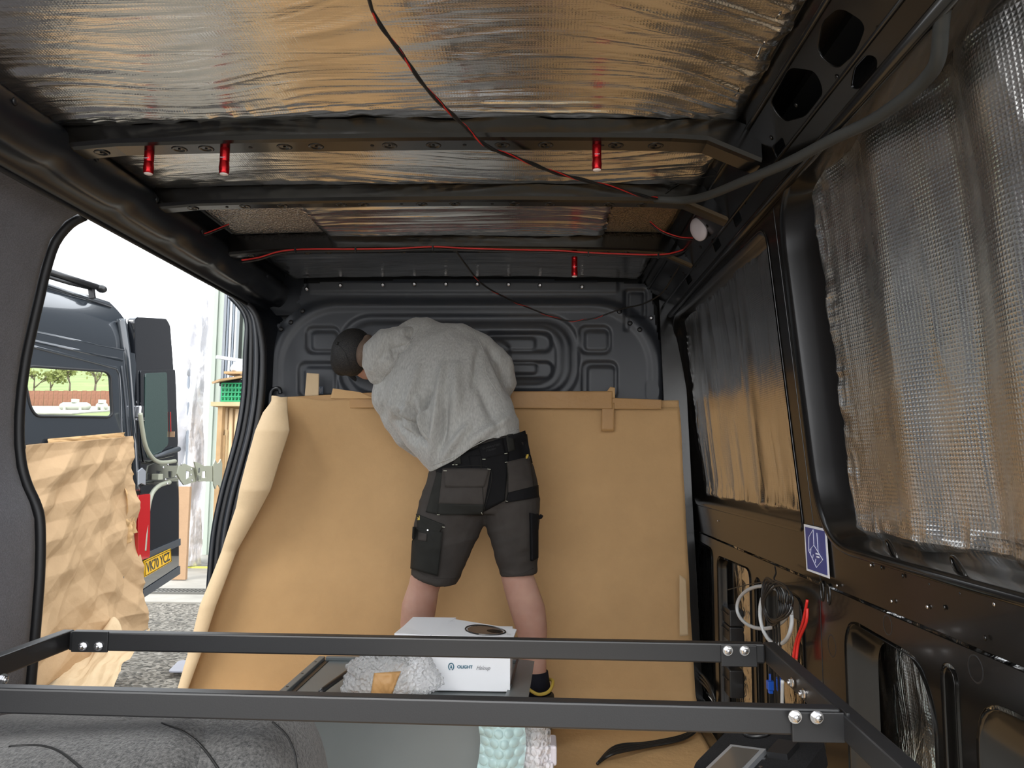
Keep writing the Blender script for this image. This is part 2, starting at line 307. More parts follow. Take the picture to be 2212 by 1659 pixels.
roofoil('foil_insulation',Y0+.02,1.69,-1.14,.447,420,330,.006,'large silver foil sheet nearest on the roof, before the first rib',M['foilroof'],11)
roofoil('foil_insulation',1.775,2.112,-1.125,.445,380,120,.005,'silver foil sheet between the first and second roof ribs',M['foilroof'],23)
mid=roofoil('foil_insulation',2.175,2.615,-.75,.22,240,120,.005,'silver foil sheet between second and third ribs, flanked by embossed patches',M['foilroof'],31)
roofoil('embossed_patch',2.175,2.615,-1.08,-.745,80,90,.002,None,M['emboss'],37,1.797,mid); roofoil('embossed_patch',2.175,2.615,.215,.44,60,90,.002,None,M['emboss_warm'],41,1.797,mid)
roofoil('foil_insulation',2.675,3.27,-1.08,.43,240,90,.004,'dark reflecting foil sheet directly above the bulkhead',M['foilroof'],47,1.80)
# ------------------------------------------------------------ bulkhead (wall_front): embossed grid
def sdrr(x,y,cx,cy,hx,hy,r):
    qx=np.abs(x-cx)-hx+r; qy=np.abs(y-cy)-hy+r; return np.minimum(np.maximum(qx,qy),0)+np.hypot(np.maximum(qx,0),np.maximum(qy,0))-r
def ss(d,w): t=np.clip(.5-d/w,0,1); return t*t*(3-2*t)
def bulkfn(px,py):
    h=np.zeros_like(px)
    h+=.030*ss(sdrr(px,py,1006,960,425,308,150)+0,26)                       # big raised dome
    h-=.008*ss(sdrr(px,py,1006,1000,396,330,130),16)
    h-=.010*(ss(sdrr(px,py,992,775,258,92,70),10)-ss(sdrr(px,py,992,775,240,76,58),10))
    h+=.006*(ss(sdrr(px,py,1040,775,175,68,50),8)-ss(sdrr(px,py,1040,775,160,55,45),8))
    for (cx,cy,hx,hy,r) in [(1120,741,70,20,14),(1128,801,65,18,14),(870,741,60,20,14),(870,801,60,18,14)]:
        h-=.012*ss(sdrr(px,py,cx,cy,hx,hy,r),8); h+=.009*ss(sdrr(px,py,cx-14,cy+(4 if cy<770 else -4),hx-20,hy-7,8),7)
    h+=.010*ss(sdrr(px,py,1040,771,62,34,26),10)
    for (cx,cy,hx,hy) in [(700,736,36,28),(690,822,42,38),(1284,735,34,29),(1294,822,38,40)]:
        h-=.010*(ss(sdrr(px,py,cx,cy,hx,hy,16),8)-ss(sdrr(px,py,cx+4,cy+3,hx-9,hy-8,10),8)*.85)
    h+=.006*ss(sdrr(px,py,1000,620,335,12,6),5)                              # bolt flange
    h-=.012*(ss(sdrr(px,py,1374,655,22,30,6),6)-ss(sdrr(px,py,1374,657,16,24,4),6)*.5)
    h-=.006*ss(sdrr(px,py,1352,672,5,44,4),5)
    return h
wf=thing('wall_front',(-.3,3.3,0),None,None); wf['kind']='structure'
OUT=[(645,645),(655,612),(760,605),(1000,600),(1250,604),(1392,612),(1408,625),(1418,700),(1430,760),(1440,880),(1460,1000),(1480,1150),(1490,1510),(500,1510),(545,1000),(555,860),(568,735),(578,715),(640,668),(650,660),(638,655)]
def bulk():
    xs=np.arange(500,1494,3.2); ys=np.arange(600,1512,3.2); gx,gy=np.meshgrid(xs,ys,indexing='ij')
    from mathutils.geometry import intersect_point_tri_2d
    # point-in-polygon
    ins=np.zeros_like(gx,bool); n=len(OUT)
    for i in range(n):
        x1,y1=OUT[i];x2,y2=OUT[(i+1)%n]
        c=((y1>gy)!=(y2>gy))&(gx<(x2-x1)*(gy-y1)/((y2-y1) if y2!=y1 else 1e-9)+x1); ins^=c
    h=bulkfn(gx,gy); idx=-np.ones(gx.shape,int); V=[]
    for i,j in zip(*np.where(ins)): idx[i,j]=len(V); p=P(gx[i,j],gy[i,j],3.30); p.y-=h[i,j]; V.append(p)
    Fs=[(idx[i,j],idx[i+1,j],idx[i+1,j+1],idx[i,j+1]) for i in range(gx.shape[0]-1) for j in range(gx.shape[1]-1) if min(idx[i,j],idx[i+1,j],idx[i+1,j+1],idx[i,j+1])>=0]
    return V,Fs
_v,_f=bulk(); mk('bulkhead_panel',_v,_f,M['bulk'],wf,True)
mk('cab_body',*boxg((-.30,4.35,.55),(2.0,1.8,2.3),None,.15),M['navyblk'],wf)
mk('backing',*boxg((-.29,3.39,.9),(1.90,.03,2.0)),M['deep'],wf)
for (x,y) in [(663,625),(735.5,617),(827,616),(895,614),(963,614),(1031,614),(1098.5,615),(1166,616.5),(1257,620),(1406,687),(1430,863),(557,864)]:
    p=P(x,y,3.288); mk('bolt',*cylg(p,(0,-1,0),.007,.006,12,[(.0095,0),(.0095,.002),(.007,.003),(.006,.007),(.003,.0072),(.003,.004)]),M['zinc'],wf,True)
for (x,y) in [(653,672),(628,696),(607,711),(573,772),(1338,673),(1361,698),(1382,712),(1413,839)]:
    p=P(x,y,3.27); mk('plastic_rivet',*cylg(p,(0,-1,0),.007,.006,12,[(.011,0),(.009,.004),(.004,.005)]),M['blackplastic'],wf,True)
q=P(692,843,3.268); mk('stamped_label',*boxg(q,(.026,.002,.032)),simple('grey_label',(.10,.13,.18),.4),wf)
for s in range(5): mk('label_line',*boxg((q.x-.008+.004*s,q.y-.002,q.z+.004*math.sin(s*2)),(.0025,.0008,.02)),M['greyink'],wf)
pl=[P(x,y,3.25) for x,y in [(584,915),(584,860),(590,842),(603,840),(606,850)]]
gh=tube('grab_handle',pl,.0095,M['navyblk'],wf); 
lug=mk('hinge_lug',*plateg(rpoly([(1396,815),(1425,832),(1423,862),(1396,865)],14),[],.0,0,lambda x,y,z:P(x,y,3.262)),M['bulk'],wf)
# ------------------------------------------------------------ right wall
def XU(z): return .64-(z-.87)*(.07/.75)          # tilted upper plane
wr=thing('wall_right',(.66,2,0),None,None); wr['kind']='structure'
def mU(off=0): return lambda a,b,c:Vector((XU(b)+off+c,a,b))
def mL(off=0): return lambda a,b,c:Vector((.65+off+c,a,b))
W1=rpoly([(1.912,.846),(3.27,.846),(3.27,1.625),(1.912,1.60)],[.03,.12,.10,.06],8); W2=rpoly([(.3,.825),(1.80,.825),(1.80,1.645),(.3,1.645)],[.0,.17,.15,.0],10)
def inset(poly,dy0,dy1,dz0,dz1):
    ya=min(p[0] for p in poly);yb=max(p[0] for p in poly);za=min(p[1] for p in poly);zb=max(p[1] for p in poly)
    return [Vector((ya+dy0+(p[0]-ya)*(yb-ya-dy0-dy1)/(yb-ya),za+dz0+(p[1]-za)*(zb-za-dz0-dz1)/(zb-za))) for p in poly]
plate('window_surround',[(1.842,.732),(3.5,.732),(3.5,1.70),(1.842,1.66)],[W1],.004,.001,mU(),M['black'],wr)
plate('window_surround',rpoly([(Y0,.732),(1.838,.732),(1.838,1.66),(Y0,1.66)],0),[[Vector((max(p[0],Y0+.02),p[1])) for p in W2]],.004,.001,mU(),M['black'],wr)
def lip(name,poly,profile):
    rings=[]
    for (t,off) in profile: rings.append([mU(off)(p[0],p[1],0) for p in inset(poly,*t)])
    n=len(poly);V=[p for r_ in rings for p in r_];Fs=[]
    for i in range(len(rings)-1):
        for k in range(n): Fs.append((i*n+k,i*n+(k+1)%n,(i+1)*n+(k+1)%n,(i+1)*n+k))
    return mk(name,V,Fs,M['black'],wr,True)
lip('window_lip',W1,[((0,-.01,-.01,-.01),0),((0,-.004,-.004,-.004),-.006),((.0,.006,.006,.004),-.004),((.01,.02,.018,.01),.015),((.02,.05,.04,.02),.04),((.03,.07,.055,.03),.05),((.035,.075,.06,.035),.09)])
lip('window_lip',W2,[((0,-.012,-.012,-.012),0),((0,-.006,-.006,-.006),-.009),((.0,.004,.004,.004),-.010),((.01,.014,.010,.008),.0),((.02,.035,.016,.010),.030),((.03,.075,.025,.012),.058),((.04,.10,.035,.005),.07),((.04,.105,.04,.0),.10)])
# rims of the oval holes in the lower lip
for (x,y) in [(1927,1190),(2072,1231)]:
    p=PX(x,y,.652); 
    mk('oval_hole',*tubeg([p+Vector((.004*math.cos(a),.026*math.cos(a)+.012*math.sin(a),.017*math.sin(a)+.006*math.cos(a))) for a in np.linspace(0,2*PI,25)],.0028,6,False),M['black'],wr,True)
    mk('hole_cavity',[p+Vector((.002+.004*math.cos(a),.026*math.cos(a)+.012*math.sin(a),.017*math.sin(a)+.006*math.cos(a))) for a in np.linspace(0,2*PI,24,False)],[tuple(range(24))],M['deep'],wr)
LH=[rpoly([(2.95,.08),(3.42,.08),(3.42,.70),(2.95,.69)],.04),rpoly([(2.43,.08),(2.875,.08),(2.875,.675),(2.43,.685)],.04),rpoly([(2.325,.12),(2.385,.12),(2.385,.67),(2.325,.67)],.03),rpoly([(1.955,.1),(2.28,.1),(2.28,.685),(1.955,.675)],[.04,.04,.05,.05])]
plate('lower_panel',[(1.842,0),(3.5,0),(3.5,.727),(1.842,.727)],LH,.004,.001,mL(),M['black'],wr)
ND=rpoly([(1.33,.35),(1.40,.15),(1.70,.15),(1.70,.685),(1.375,.675),(1.325,.60)],[.03,.05,.05,.07,.05,.06],7); NE=rpoly([(1.255,.2),(1.305,.2),(1.305,.69),(1.255,.69)],.026,6); NF=rpoly([(.78,.15),(1.21,.15),(1.21,.665),(.78,.675)],[.02,.05,.08,.02],7)
plate('lower_panel',[(Y0,0),(1.838,0),(1.838,.727),(Y0,.727)],[ND,NE,NF],.004,.001,mL(),M['black'],wr)
def lip2(poly,d=.05,w_=.028):
    c=Vector((sum(p[0] for p in poly)/len(poly),sum(p[1] for p in poly)/len(poly))); n=len(poly); V=[];Fs=[]
    prof=[(-.006,.0),(-.004,-.006),(.004,-.005),(.010,.01),(w_,d*.8),(w_+.004,d)]
    for (s,off) in prof:
        for p in poly: 
            dd=(c-Vector(p)); L=Vector((abs(dd.x)+1e-6,abs(dd.y)+1e-6)); q=Vector((p[0]+math.copysign(min(s,L.x) if s>0 else s,dd.x),p[1]+math.copysign(min(s,L.y) if s>0 else s,dd.y))); V.append(mL(off)(q.x,q.y,0))
    for i in range(len(prof)-1):
        for k in range(n): Fs.append((i*n+k,i*n+(k+1)%n,(i+1)*n+(k+1)%n,(i+1)*n+k))
    mk('panel_lip',V,Fs,M['black'],wr,True)
for q,d,w_ in [(ND,.05,.03),(NE,.03,.004),(NF,.05,.03),(LH[3],.03,.008),(LH[1],.03,.008),(LH[2],.02,.004),(LH[0],.02,.008)]: lip2(q,d,w_)
# outer skin, rail, small pressings
mk('outer_skin',*boxg((.80,(Y0+3.8)/2,.9),(.012,3.8-Y0,1.9)),M['black'],wr)
mk('skin_end',*boxg((.70,3.75,.9),(.3,.02,1.9)),M['black'],wr)
mk('floor_sill',*beamg((.63,Y0,.03),(.63,3.3,.03),.06,.09),M['black'],wr)
def mR(a,b,c):  # rail plane from (.57,1.62) to (.445,1.82)
    t=(b-1.62)/.18; return Vector((.575-.125*t+c*.82,a,b+c*.5))
rh=[rpoly([(1.175,1.70),(1.20,1.745),(1.26,1.755),(1.325,1.735),(1.31,1.695),(1.24,1.688)],.02),rpoly([(1.205,1.66),(1.22,1.674),(1.27,1.676),(1.31,1.662),(1.29,1.650),(1.23,1.648)],.01),rpoly([(1.38,1.69),(1.36,1.72),(1.42,1.76),(1.56,1.755),(1.56,1.715),(1.48,1.69)],.02),
    rpoly([(1.62,1.68),(1.60,1.70),(1.66,1.705),(1.69,1.68)],.008),rpoly([(2.04,1.66),(2.02,1.68),(2.08,1.685),(2.11,1.66)],.008),rpoly([(2.28,1.66),(2.26,1.68),(2.32,1.69),(2.36,1.66)],.008),rpoly([(2.72,1.66),(2.70,1.68),(2.76,1.69),(2.80,1.66)],.008),rpoly([(.9,1.69),(.9,1.755),(1.08,1.75),(1.10,1.70)],.02)]
plate('roof_rail',[(Y0,1.63),(3.4,1.63),(3.4,1.815),(Y0,1.815)],rh,.004,.001,mR,M['black'],wr)
for (b,r_) in [(1.640,.012),(1.682,.004),(1.765,.006),(1.80,.014)]: mk('rail_fold',*tubeg([mR(Y0,b,-.004),mR(3.35,b,-.004)],r_,8),M['black'],wr,True)
for (b,off) in [(1.61,-.012)]: mk('rail_fold',*beamg((.575,Y0,1.66),(.575,3.35,1.66),.03,.02,bev=.006),M['black'],wr)
mk('cavity_back',*boxg((.60,2.0,1.80),(.10,2.6,.02)),M['deep'],wr)
for y in np.arange(1.0,3.2,.16): mk('spot_weld',*cylg(mR(y,1.70+.02*math.sin(y*9),-.003),(-.8,0,-.5),.005,.002,8,[(.006,0),(.003,.002)]),M['black'],wr,True)
for (x,y) in [(1776,1277),(1790,1284)]:
    p=PX(x,y,.648); mk('oval_boss',*tubeg([p+Vector((0,.009*math.cos(a),.022*math.sin(a))) for a in np.linspace(0,2*PI,20)],.0025,6,False),M['black'],wr,True)
for (x,y,s) in [(1801,1177,1.2),(1795,1395,1.3),(1915,1350,1.),(2104,1445,1.1)]:
    p=PX(x,y,.646 if y>1200 else .643); mk('grommet',*cylg(p+Vector((.006,0,0)),(-1,0,0),.02*s,.01,20,[(.021*s,0),(.019*s,.004),(.017*s,.0045),(.014*s,.001),(.001,.001)]),M['blackplastic'],wr,True)
for (x,y) in [(1950,1244),(2008,1262),(2074,1282),(2148,1305),(1881,1221),(1904,1226),(2003,1311),(2040,1312),(2128,1378),(1926,1299),(1550,1125),(1808,1265)]:
    p=PX(x,y,.6415 if y<1250 else .645); mk('spot_weld',*cylg(p,(-1,0,0),.004,.002,8,[(.0045,0),(.002,.002)]),M['zinc' if y%2 else 'black'],wr,True)
mk('front_post',*beamg((.60,3.2,.0),(.56,3.3,1.75),.06,.10,up=(1,0,0)),M['black'],wr)
for (yy,x0) in [(2.92,.70),(2.35,.69),(1.83,.76)]: mk('inner_post',*boxg((x0,yy,.36),(.03,.04,.7),None,.008),M['black'],wr)
# foil on the right wall
def wallfoil(name,ya,yb,za,zb,off,nu,nv,amp,mat,label,seed,tilt=0,X=None,ribs=()):
    def fn(u,v):
        y=ya+(yb-ya)*u; z=za+(zb-za)*v; e=np.minimum(np.minimum(y-ya,yb-y),np.minimum(z-za,zb-z))
        wy=y+.10*vn(z*2.2,y*2,seed)
        h=amp*(ridge(wy*7,z*1.3,seed+1)**2*.9+ridge(wy*20,z*4,seed+2)**3*.5*vn(y*5,z*5,seed+8)+1.1*fbm(y*4,z*3,seed+3,3))
        for (yc,w_,a) in ribs: h=h+a*np.exp(-((y-yc+.04*(z-1.2))/w_)**2)
        h=h+amp*1.3*np.clip(1-e/.09,0,1)*(ridge(y*40,z*12,seed+4)+ridge(y*15,z*42,seed+5)-.6)
        x=(XU(z) if X is None else X)+off-tilt*(y-ya)-h+.03*np.clip(1-e/.03,0,1)**2
        return st(x,y,z)
    o=sheet(name,nu,nv,fn,mat); return setp(o,label,'insulation','foil insulation on the right wall')
wallfoil('foil_insulation',1.87,3.22,.86,1.65,.045,260,200,.006,M['foilwall2'],'silver foil filling the farther window recess of the right wall',61,ribs=((2.35,.05,.012),(2.9,.04,.008)))
wallfoil('foil_insulation',Y0+.01,1.72,.838,1.70,.125,320,260,.006,M['foilwall'],'silver ribbed foil filling the nearer window recess of the right wall',71,tilt=.08,ribs=((1.43,.07,.020),(1.22,.05,-.012),(1.10,.09,.028)))
wallfoil('foil_insulation',2.76,3.5,.02,.72,.05,80,100,.010,M['foillow'],'crumpled foil behind the narrow lower opening beside the brown paper',81,tilt=.10,X=.74)
wallfoil('foil_insulation',2.08,2.74,.02,.72,.05,80,100,.010,M['foillow'],'crumpled foil in the lower opening behind the looped cables',83,tilt=.12,X=.74)
wallfoil('foil_insulation',1.40,1.80,.20,.72,.05,120,100,.008,M['foillow'],'foil in the rounded lower opening under the nearer recess',85,tilt=.15,X=.73)
wallfoil('foil_insulation',Y0+.01,1.37,.02,.70,.05,120,100,.008,M['foillow'],'foil in the lower right corner opening nearest the camera',87,tilt=.12,X=.73)
# sticker
A=PX(1739,1132,.6385);B=PX(1788,1143,.6375);Cc=PX(1795,1250,.6455);D=PX(1745,1232,.6455)
def qd(u,v,off=0): p=(A*(1-u)+B*u)*(1-v)+(D*(1-u)+Cc*u)*v; return p+Vector((-off,0,0))
st_=thing('warning_sticker',tuple(D),'blue and white diagram sticker on the black right wall between window recesses','sticker')
def quad(name,u0,u1,v0,v1,off,mat,par):
    vs=[qd(u0,v0,off),qd(u1,v0,off),qd(u1,v1,off),qd(u0,v1,off)]; vs+= [p+Vector((.0006,0,0)) for p in vs]
    return mk(name,vs,[(0,1,2,3),(7,6,5,4),(0,4,5,1),(1,5,6,2),(2,6,7,3),(3,7,4,0)],mat,par)
quad('border',0,1,0,1,.003,M['white'],st_); quad('blue_field',.07,.93,.05,.95,.004,M['blue'],st_)
dl=[[(.24,.25),(.46,.07)],[(.46,.07),(.45,.40)],[(.24,.25),(.20,.55)],[(.45,.40),(.20,.55)],[(.20,.55),(.50,.86)],[(.45,.40),(.80,.65)],[(.50,.86),(.80,.65)],[(.31,.50),(.27,.60)],[(.40,.60),(.36,.68)],[(.50,.68),(.46,.77)],[(.62,.12),(.62,.52)]]
mk('line_diagram',*join([tubeg([qd(a[0],a[1],.0048),qd(b[0],b[1],.0048)],.0006,5) for a,b in dl]),M['whitemark'],st_)
quad('printed_block',.50,.66,.55,.58,.0048,M['whitemark'],st_); quad('printed_block',.53,.65,.61,.64,.0048,M['whitemark'],st_)
# ------------------------------------------------------------ left wall, door opening, header
wlft=thing('wall_left',(-1.3,1.5,0),None,None); wlft['kind']='structure'
EDGE=[(182,462),(150,480),(118,520),(98,580),(84,640),(70,700),(55,770),(45,840),(40,900),(40,960),(46,1010),(58,1050),(74,1085),(84,1120),(86,1180),(84,1250),(78,1330),(72,1400),(64,1490),(55,1560),(40,1640),(20,1760)]
E3=[P(x,y,2.04) for x,y in EDGE]
# carpeted pillar lining: side wall running back towards the rear doors, its front edge follows the opening
def lining():
    V=[];Fs=[]; ys=np.linspace(Y0,2.0,14); n=len(ys)+3
    for p in E3:
        for k,y in enumerate(ys): V.append(Vector((p.x-.02*math.sin(min(1,(2.0-y)/.2)*PI/2)*0,y,p.z)))
        V.append(Vector((p.x-.006,2.03,p.z))); V.append(Vector((p.x-.03,2.045,p.z))); V.append(Vector((p.x-.12,2.05,p.z)))
    for i in range(len(E3)-1):
        for k in range(n-1): Fs.append((i*n+k,i*n+k+1,(i+1)*n+k+1,(i+1)*n+k))
    return V,Fs
mk('carpet_lining',*lining(),M['carpet'],wlft,True)
for (t) in [0]:
    mk('opening_seal',*tubeg(spl([p+Vector((-.012,.02,0)) for p in E3],3),.014,8),M['rubber'],wlft,True)
# carpeted upper corner piece over the wall
mk('lining_top',*join([([Vector((E3[0].x+a,y,E3[0].z+b)) for y in (Y0,1.35,1.7,2.0) for (a,b) in ((-.0,-.01),(.02,.05),(.05,.11),(.08,.15))],[(i*4+k,i*4+k+1,(i+1)*4+k+1,(i+1)*4+k) for i in range(3) for k in range(3)])]),M['navyblk'],wlft,True)
# header above the sliding door: long rolled box section with scalloped pressings
def header():
    ys=np.linspace(Y0,3.25,120); V=[];Fs=[]; sec=np.linspace(-.25,1.25,16); n=len(sec)
    for y in ys:
        for s in sec:
            a=PI*(.55+.9*s); cx,cz=-1.155,1.735; r=.062
            b=.010*max(0,math.sin((y*6.1)%PI))**.5 if .35<s<.8 else 0
            V.append(Vector((cx-(r+b)*math.cos(a)*.9 if False else cx+(r+b)*math.cos(PI*(1.25-s*.9)+PI),y,cz+(r+b)*1.05*math.sin(PI*(1.25-s*.9)+PI))))
    for i in range(len(ys)-1):
        for k in range(n-1): Fs.append((i*n+k,i*n+k+1,(i+1)*n+k+1,(i+1)*n+k))
    return V,Fs
def headsec():
    # cross-section (x,z) from roof edge round the roll to the door opening edge
    pts=[(-1.12,1.825),(-1.125,1.79),(-1.105,1.765),(-1.10,1.735),(-1.112,1.705),(-1.14,1.685),(-1.165,1.683),(-1.185,1.672),(-1.195,1.660),(-1.215,1.655),(-1.23,1.665),(-1.24,1.70)]
    return [(p.x,p.y) for p in spl([Vector((a,b,0)) for a,b in pts],3)]
hs=headsec(); ys=np.linspace(Y0,3.27,150); V=[];Fs=[]
for y in ys:
    for k,(x,z) in enumerate(hs):
        t=k/(len(hs)-1); ph=((y-.2)/.30)%1.0; sc=max(0,1-((ph-.5)/.42)**2)**.5 if abs(ph-.5)<.42 else 0
        bb=.011*sc*math.exp(-((t-.47)/.10)**2); V.append(Vector((x+bb*.7,y,z-bb)))
n=len(hs)
for i in range(len(ys)-1):
    for k in range(n-1): Fs.append((i*n+k,i*n+k+1,(i+1)*n+k+1,(i+1)*n+k))
hd=mk('door_header',V,Fs,M['navyblk'],wlft,True)
mk('header_back',*boxg((-1.27,2.0,1.79),(.06,2.55,.13)),M['navyblk'],wlft)
for y in np.arange(1.5,3.1,.3): mk('header_plug',*cylg((-1.098,y,1.748),(1,0,-.1),.008,.003,10,[(.009,0),(.006,.003)]),M['navyblk'],wlft,True)
mk('header_top',*boxg((-1.18,2.0,1.845),(.18,2.75,.03)),M['navyblk'],wlft); mk('header_cap',*boxg((-1.16,3.34,1.76),(.22,.04,.22)),M['navyblk'],wlft)
mk('track_seal',*tubeg([(-1.212,Y0,1.652),(-1.212,3.1,1.652)],.006,8),M['rubber'],wlft,True)
JT=[(515,640),(540,668),(552,700),(556,760),(552,850),(540,930),(522,1000),(503,1070),(487,1150),(478,1250),(470,1400),(465,1500)]
for k,(dx,r_,Yd,m_) in enumerate([(0,.016,3.12,'navyblk'),(-12,.012,3.16,'rubber'),(13,.014,3.10,'rubber'),(-24,.014,3.2,'navyblk')]): mk('door_jamb',*tubeg(spl([P(x+dx*(1 if y>700 else .7),y+(0 if dx<=0 else 6),Yd) for x,y in JT],4),r_,8),M[m_],wlft,True)
mk('jamb_panel',[P(x,y,3.2) for x,y in JT]+[P(x+70,y+(0 if y>700 else 20),3.34) for x,y in JT],[(i,i+1,len(JT)+i+1,len(JT)+i) for i in range(len(JT)-1)],M['navyblk'],wlft,True)
# ------------------------------------------------------------ bed frame
bf=thing('bed_frame',(-.3,1.5,.55),'black powder-coated steel bed frame spanning the van in the foreground','frame')
FR=[P(160,1393,1.80),P(1622,1402,1.78)]; NR=[P(-140,1530,1.33),P(1790,1543,1.29)]
H=.05
def railb(name,a,b,w=.028): h=H; return mk(name,*beamg(a,b,w,h,bev=.0035),M['rail'],bf)
zt1,zb1=P(900,1378,1.773).z,P(900,1420,1.773).z; zt2,zb2=P(900,1509,1.30).z,P(900,1566,1.30).z; H=(zt1-zb1+zt2-zb2)/2
FR=[Vector((-1.083,1.80,(zt1+zb1)/2)),Vector((.497,1.775,(zt1+zb1)/2))]; NR=[Vector((-1.075,1.335,(zt2+zb2)/2)),Vector((.478,1.295,(zt2+zb2)/2))]; print('RAIL',H,FR,NR)
railb('cross_rail',FR[0],FR[1]); railb('cross_rail',NR[0],NR[1])
railb('side_rail',FR[1]+Vector((.016,.012,.0)),Vector((.475,.80,NR[1].z-.004))); railb('side_rail',FR[0]+Vector((-.016,.012,.0)),Vector((-1.075,.80,NR[1].z-.004)))
def bolt(p,par=bf,s=1.,ax=(0,-1,0)):
    b=mk('bolt',*cylg(p,ax,.007,.01,16,[(.0105*s,0),(.0105*s,.0015*s)]),M['zinc'],par)
    mk('hex_nut',*cylg(Vector(p)+Vector(ax)*.0015*s,ax,.0075*s,.006,6,[(.0078*s,0),(.0078*s,.005*s),(.006*s,.006*s)]),M['zinc'],b); mk('stud',*cylg(Vector(p)+Vector(ax)*.007*s,ax,.004*s,.004,12,[(.0045*s,0),(.0045*s,.003*s),(.003*s,.004*s)]),M['zinc'],b,True)
for (c,wd) in [(FR[1]+Vector((-.058,-.0165,-.004)),.078),(NR[1]+Vector((-.038,-.0165,-.006)),.082),(FR[0]+Vector((.052,-.0165,.0)),.085)]:
    mk('corner_bracket',*boxg(c,(wd,.005,H+.004),None,.0015),M['rail'],bf)
for x,y,Y,s in [(1572,1405,1.755,1.05),(1608,1405,1.755,1.05),(1717,1548,1.27,1.),(1764,1549,1.27,1.),(179,1396,1.78,1.),(213,1396,1.78,1.)]: bolt(P(x,y,Y),s=s)
mk('corner_bracket',*boxg(NR[1]+Vector((.006,-.013,-.004)),(.006,.028,H+.004),None,.0015),M['rail'],bf)
for x,y in [(1712,1475),(1737,1499)]: bolt(PX(x,y,.486),s=.95,ax=(-1,0,0))
bolt(PX(5,1468,-1.058),s=1.1,ax=(1,-.3,0))
# ------------------------------------------------------------ brown paper
def wallpaper(name,pts,Y,mat,label,cat='paper',group=None,amp=.006,seed=3,nu=60,nv=60):
    a,b,c,d=[P(x,y,Y) for x,y in pts]
    a,b,c,d=[np.array(p) for p in (a,b,c,d)]
    def fn(u,v):
        U=u[...,None];W=v[...,None]; p=(a*(1-U)+b*U)*(1-W)+(d*(1-U)+c*U)*W
        p=p.copy(); p[...,1]-=amp*(fbm(p[...,0]*3,p[...,2]*3,seed)*1.5+folds(p[...,0],p[...,2],seed,5,2.)*1.5); return p
    o=sheet(name,nu,nv,fn,mat,None,.0008); 
    return setp(o,label,cat,group)
# main sheet: profile along the bulkhead, bulging forward at its left and curling back over itself
def mainpaper(u,v):
    z=1.265*(1-v)+.012*v
    yl=1003-(z-1)*1661/3.05       # approx image row of this height
    r=.055+.028*(1-v)+.01*np.sin(v*9); rb=np.where(v>.9,.05,0)
    # left silhouette in photo
    row=yl; lx=np.interp(row,[870,895,1100,1300,1400,1495,1600],[560,548,505,440,420,398,376]); ex=np.interp(row,[870,935,1060,1190,1330,1400,1495],[600,622,590,512,470,450,420])
    Yc=2.98; X_l=(lx-1166)/1661*Yc; wd=np.maximum((ex-lx)/1661*Yc,.03); r=wd/1.75
    # arc param: u 0 (right end) .. .72 flat, .72..1 curl
    t=np.clip((u-.70)/.30,0,1); a=t*PI*1.28
    xr=.580+.037*v; xc=X_l+r
    bx=xr+(xc-xr)*np.clip(u/.70,0,1)
    yb=3.235-.20*np.clip((u-.45)/.25,0,1)**2*(.55+.45*v)-.05*v
    ybe=3.235-.20*(.55+.45*v)-.05*v
    x=np.where(u<.70,bx,xc-r*np.sin(a)); y=np.where(u<.70,yb,ybe-r+r*np.cos(a))
    y=y-np.clip(v-.93,0,1)*1.2*np.where(u<.70,1,.3)
    n=.010*fbm(x*3,z*3,5)+.008*folds(x,z,9,4,1.6)
    y=y-n*np.where(u<.72,1,.6); x=x+.004*vn(z*7,u*9,4)
    z=z+np.where(v<.02,.012*(vn(u*22,v,8)-.5),0)
    return st(x,y,z)
mp=sheet('masking_paper',260,170,mainpaper,M['paper'],None,.0009); setp(mp,'large brown paper sheet hung over the bulkhead with curled left edge','paper')
mp.data.materials.append(M['paper_light'])
for p in mp.data.polygons:
    pass
# lighter outer face of the curl
nv_=170; cnt=0
idx=np.zeros(len(mp.data.polygons),int); rows=np.arange(len(idx))//(nv_-1); idx[rows>205]=1; mp.data.polygons.foreach_set('material_index',idx)
setp(sheet('masking_paper',60,60,lambda u,v:mainpaper(.42*u,v*.96+.02)-np.array([0,.007,0]),M['paper'],None,.0008),'second brown paper sheet taped over the right half of the bulkhead sheet','paper')
wallpaper('paper_strip',[(600,860),(820,848),(820,882),(600,884)],3.21,M['tape'],'crinkled brown paper band along the top edge left of the man',amp=.012,seed=15,nv=16)
wallpaper('paper_strip',[(1100,846),(1322,846),(1322,884),(1100,882)],3.20,M['tape'],'crinkled brown paper band along the top edge right of the man',amp=.012,seed=16,nv=16)
wallpaper('paper_strip',[(1318,860),(1428,864),(1428,884),(1318,884)],3.20,M['tape'],'short brown paper band reaching the right side of the bulkhead',amp=.01,seed=17,nv=12)
wallpaper('masking_tape',[(664,806),(691,808),(690,857),(660,857)],3.215,M['paper_light'],'upright beige tape strip left of the man above the paper',cat='tape',amp=.006,seed=18,nu=12,nv=12)
wallpaper('masking_tape',[(722,840),(780,848),(812,862),(716,862)],3.20,M['paper'],'torn tape flap at the paper edge below the cap',cat='tape',amp=.012,seed=19,nu=16,nv=12)
wallpaper('masking_tape',[(1318,836),(1328,838),(1328,862),(1300,860)],3.195,M['paper'],'small peaked tape corner at the top right of the paper',cat='tape',amp=.006,seed=20,nu=10,nv=10)
wallpaper('masking_tape',[(1300,870),(1327,870),(1326,932),(1299,932)],3.185,M['tape'],'darker vertical tape strip on the right part of the paper',cat='tape',amp=.002,seed=21,nu=10,nv=10)
wallpaper('masking_tape',[(668,872),(690,872),(664,910),(655,912)],3.17,M['tape'],'translucent creased tape piece on the upper left of the paper',cat='tape',amp=.004,seed=22,nu=8,nv=8)
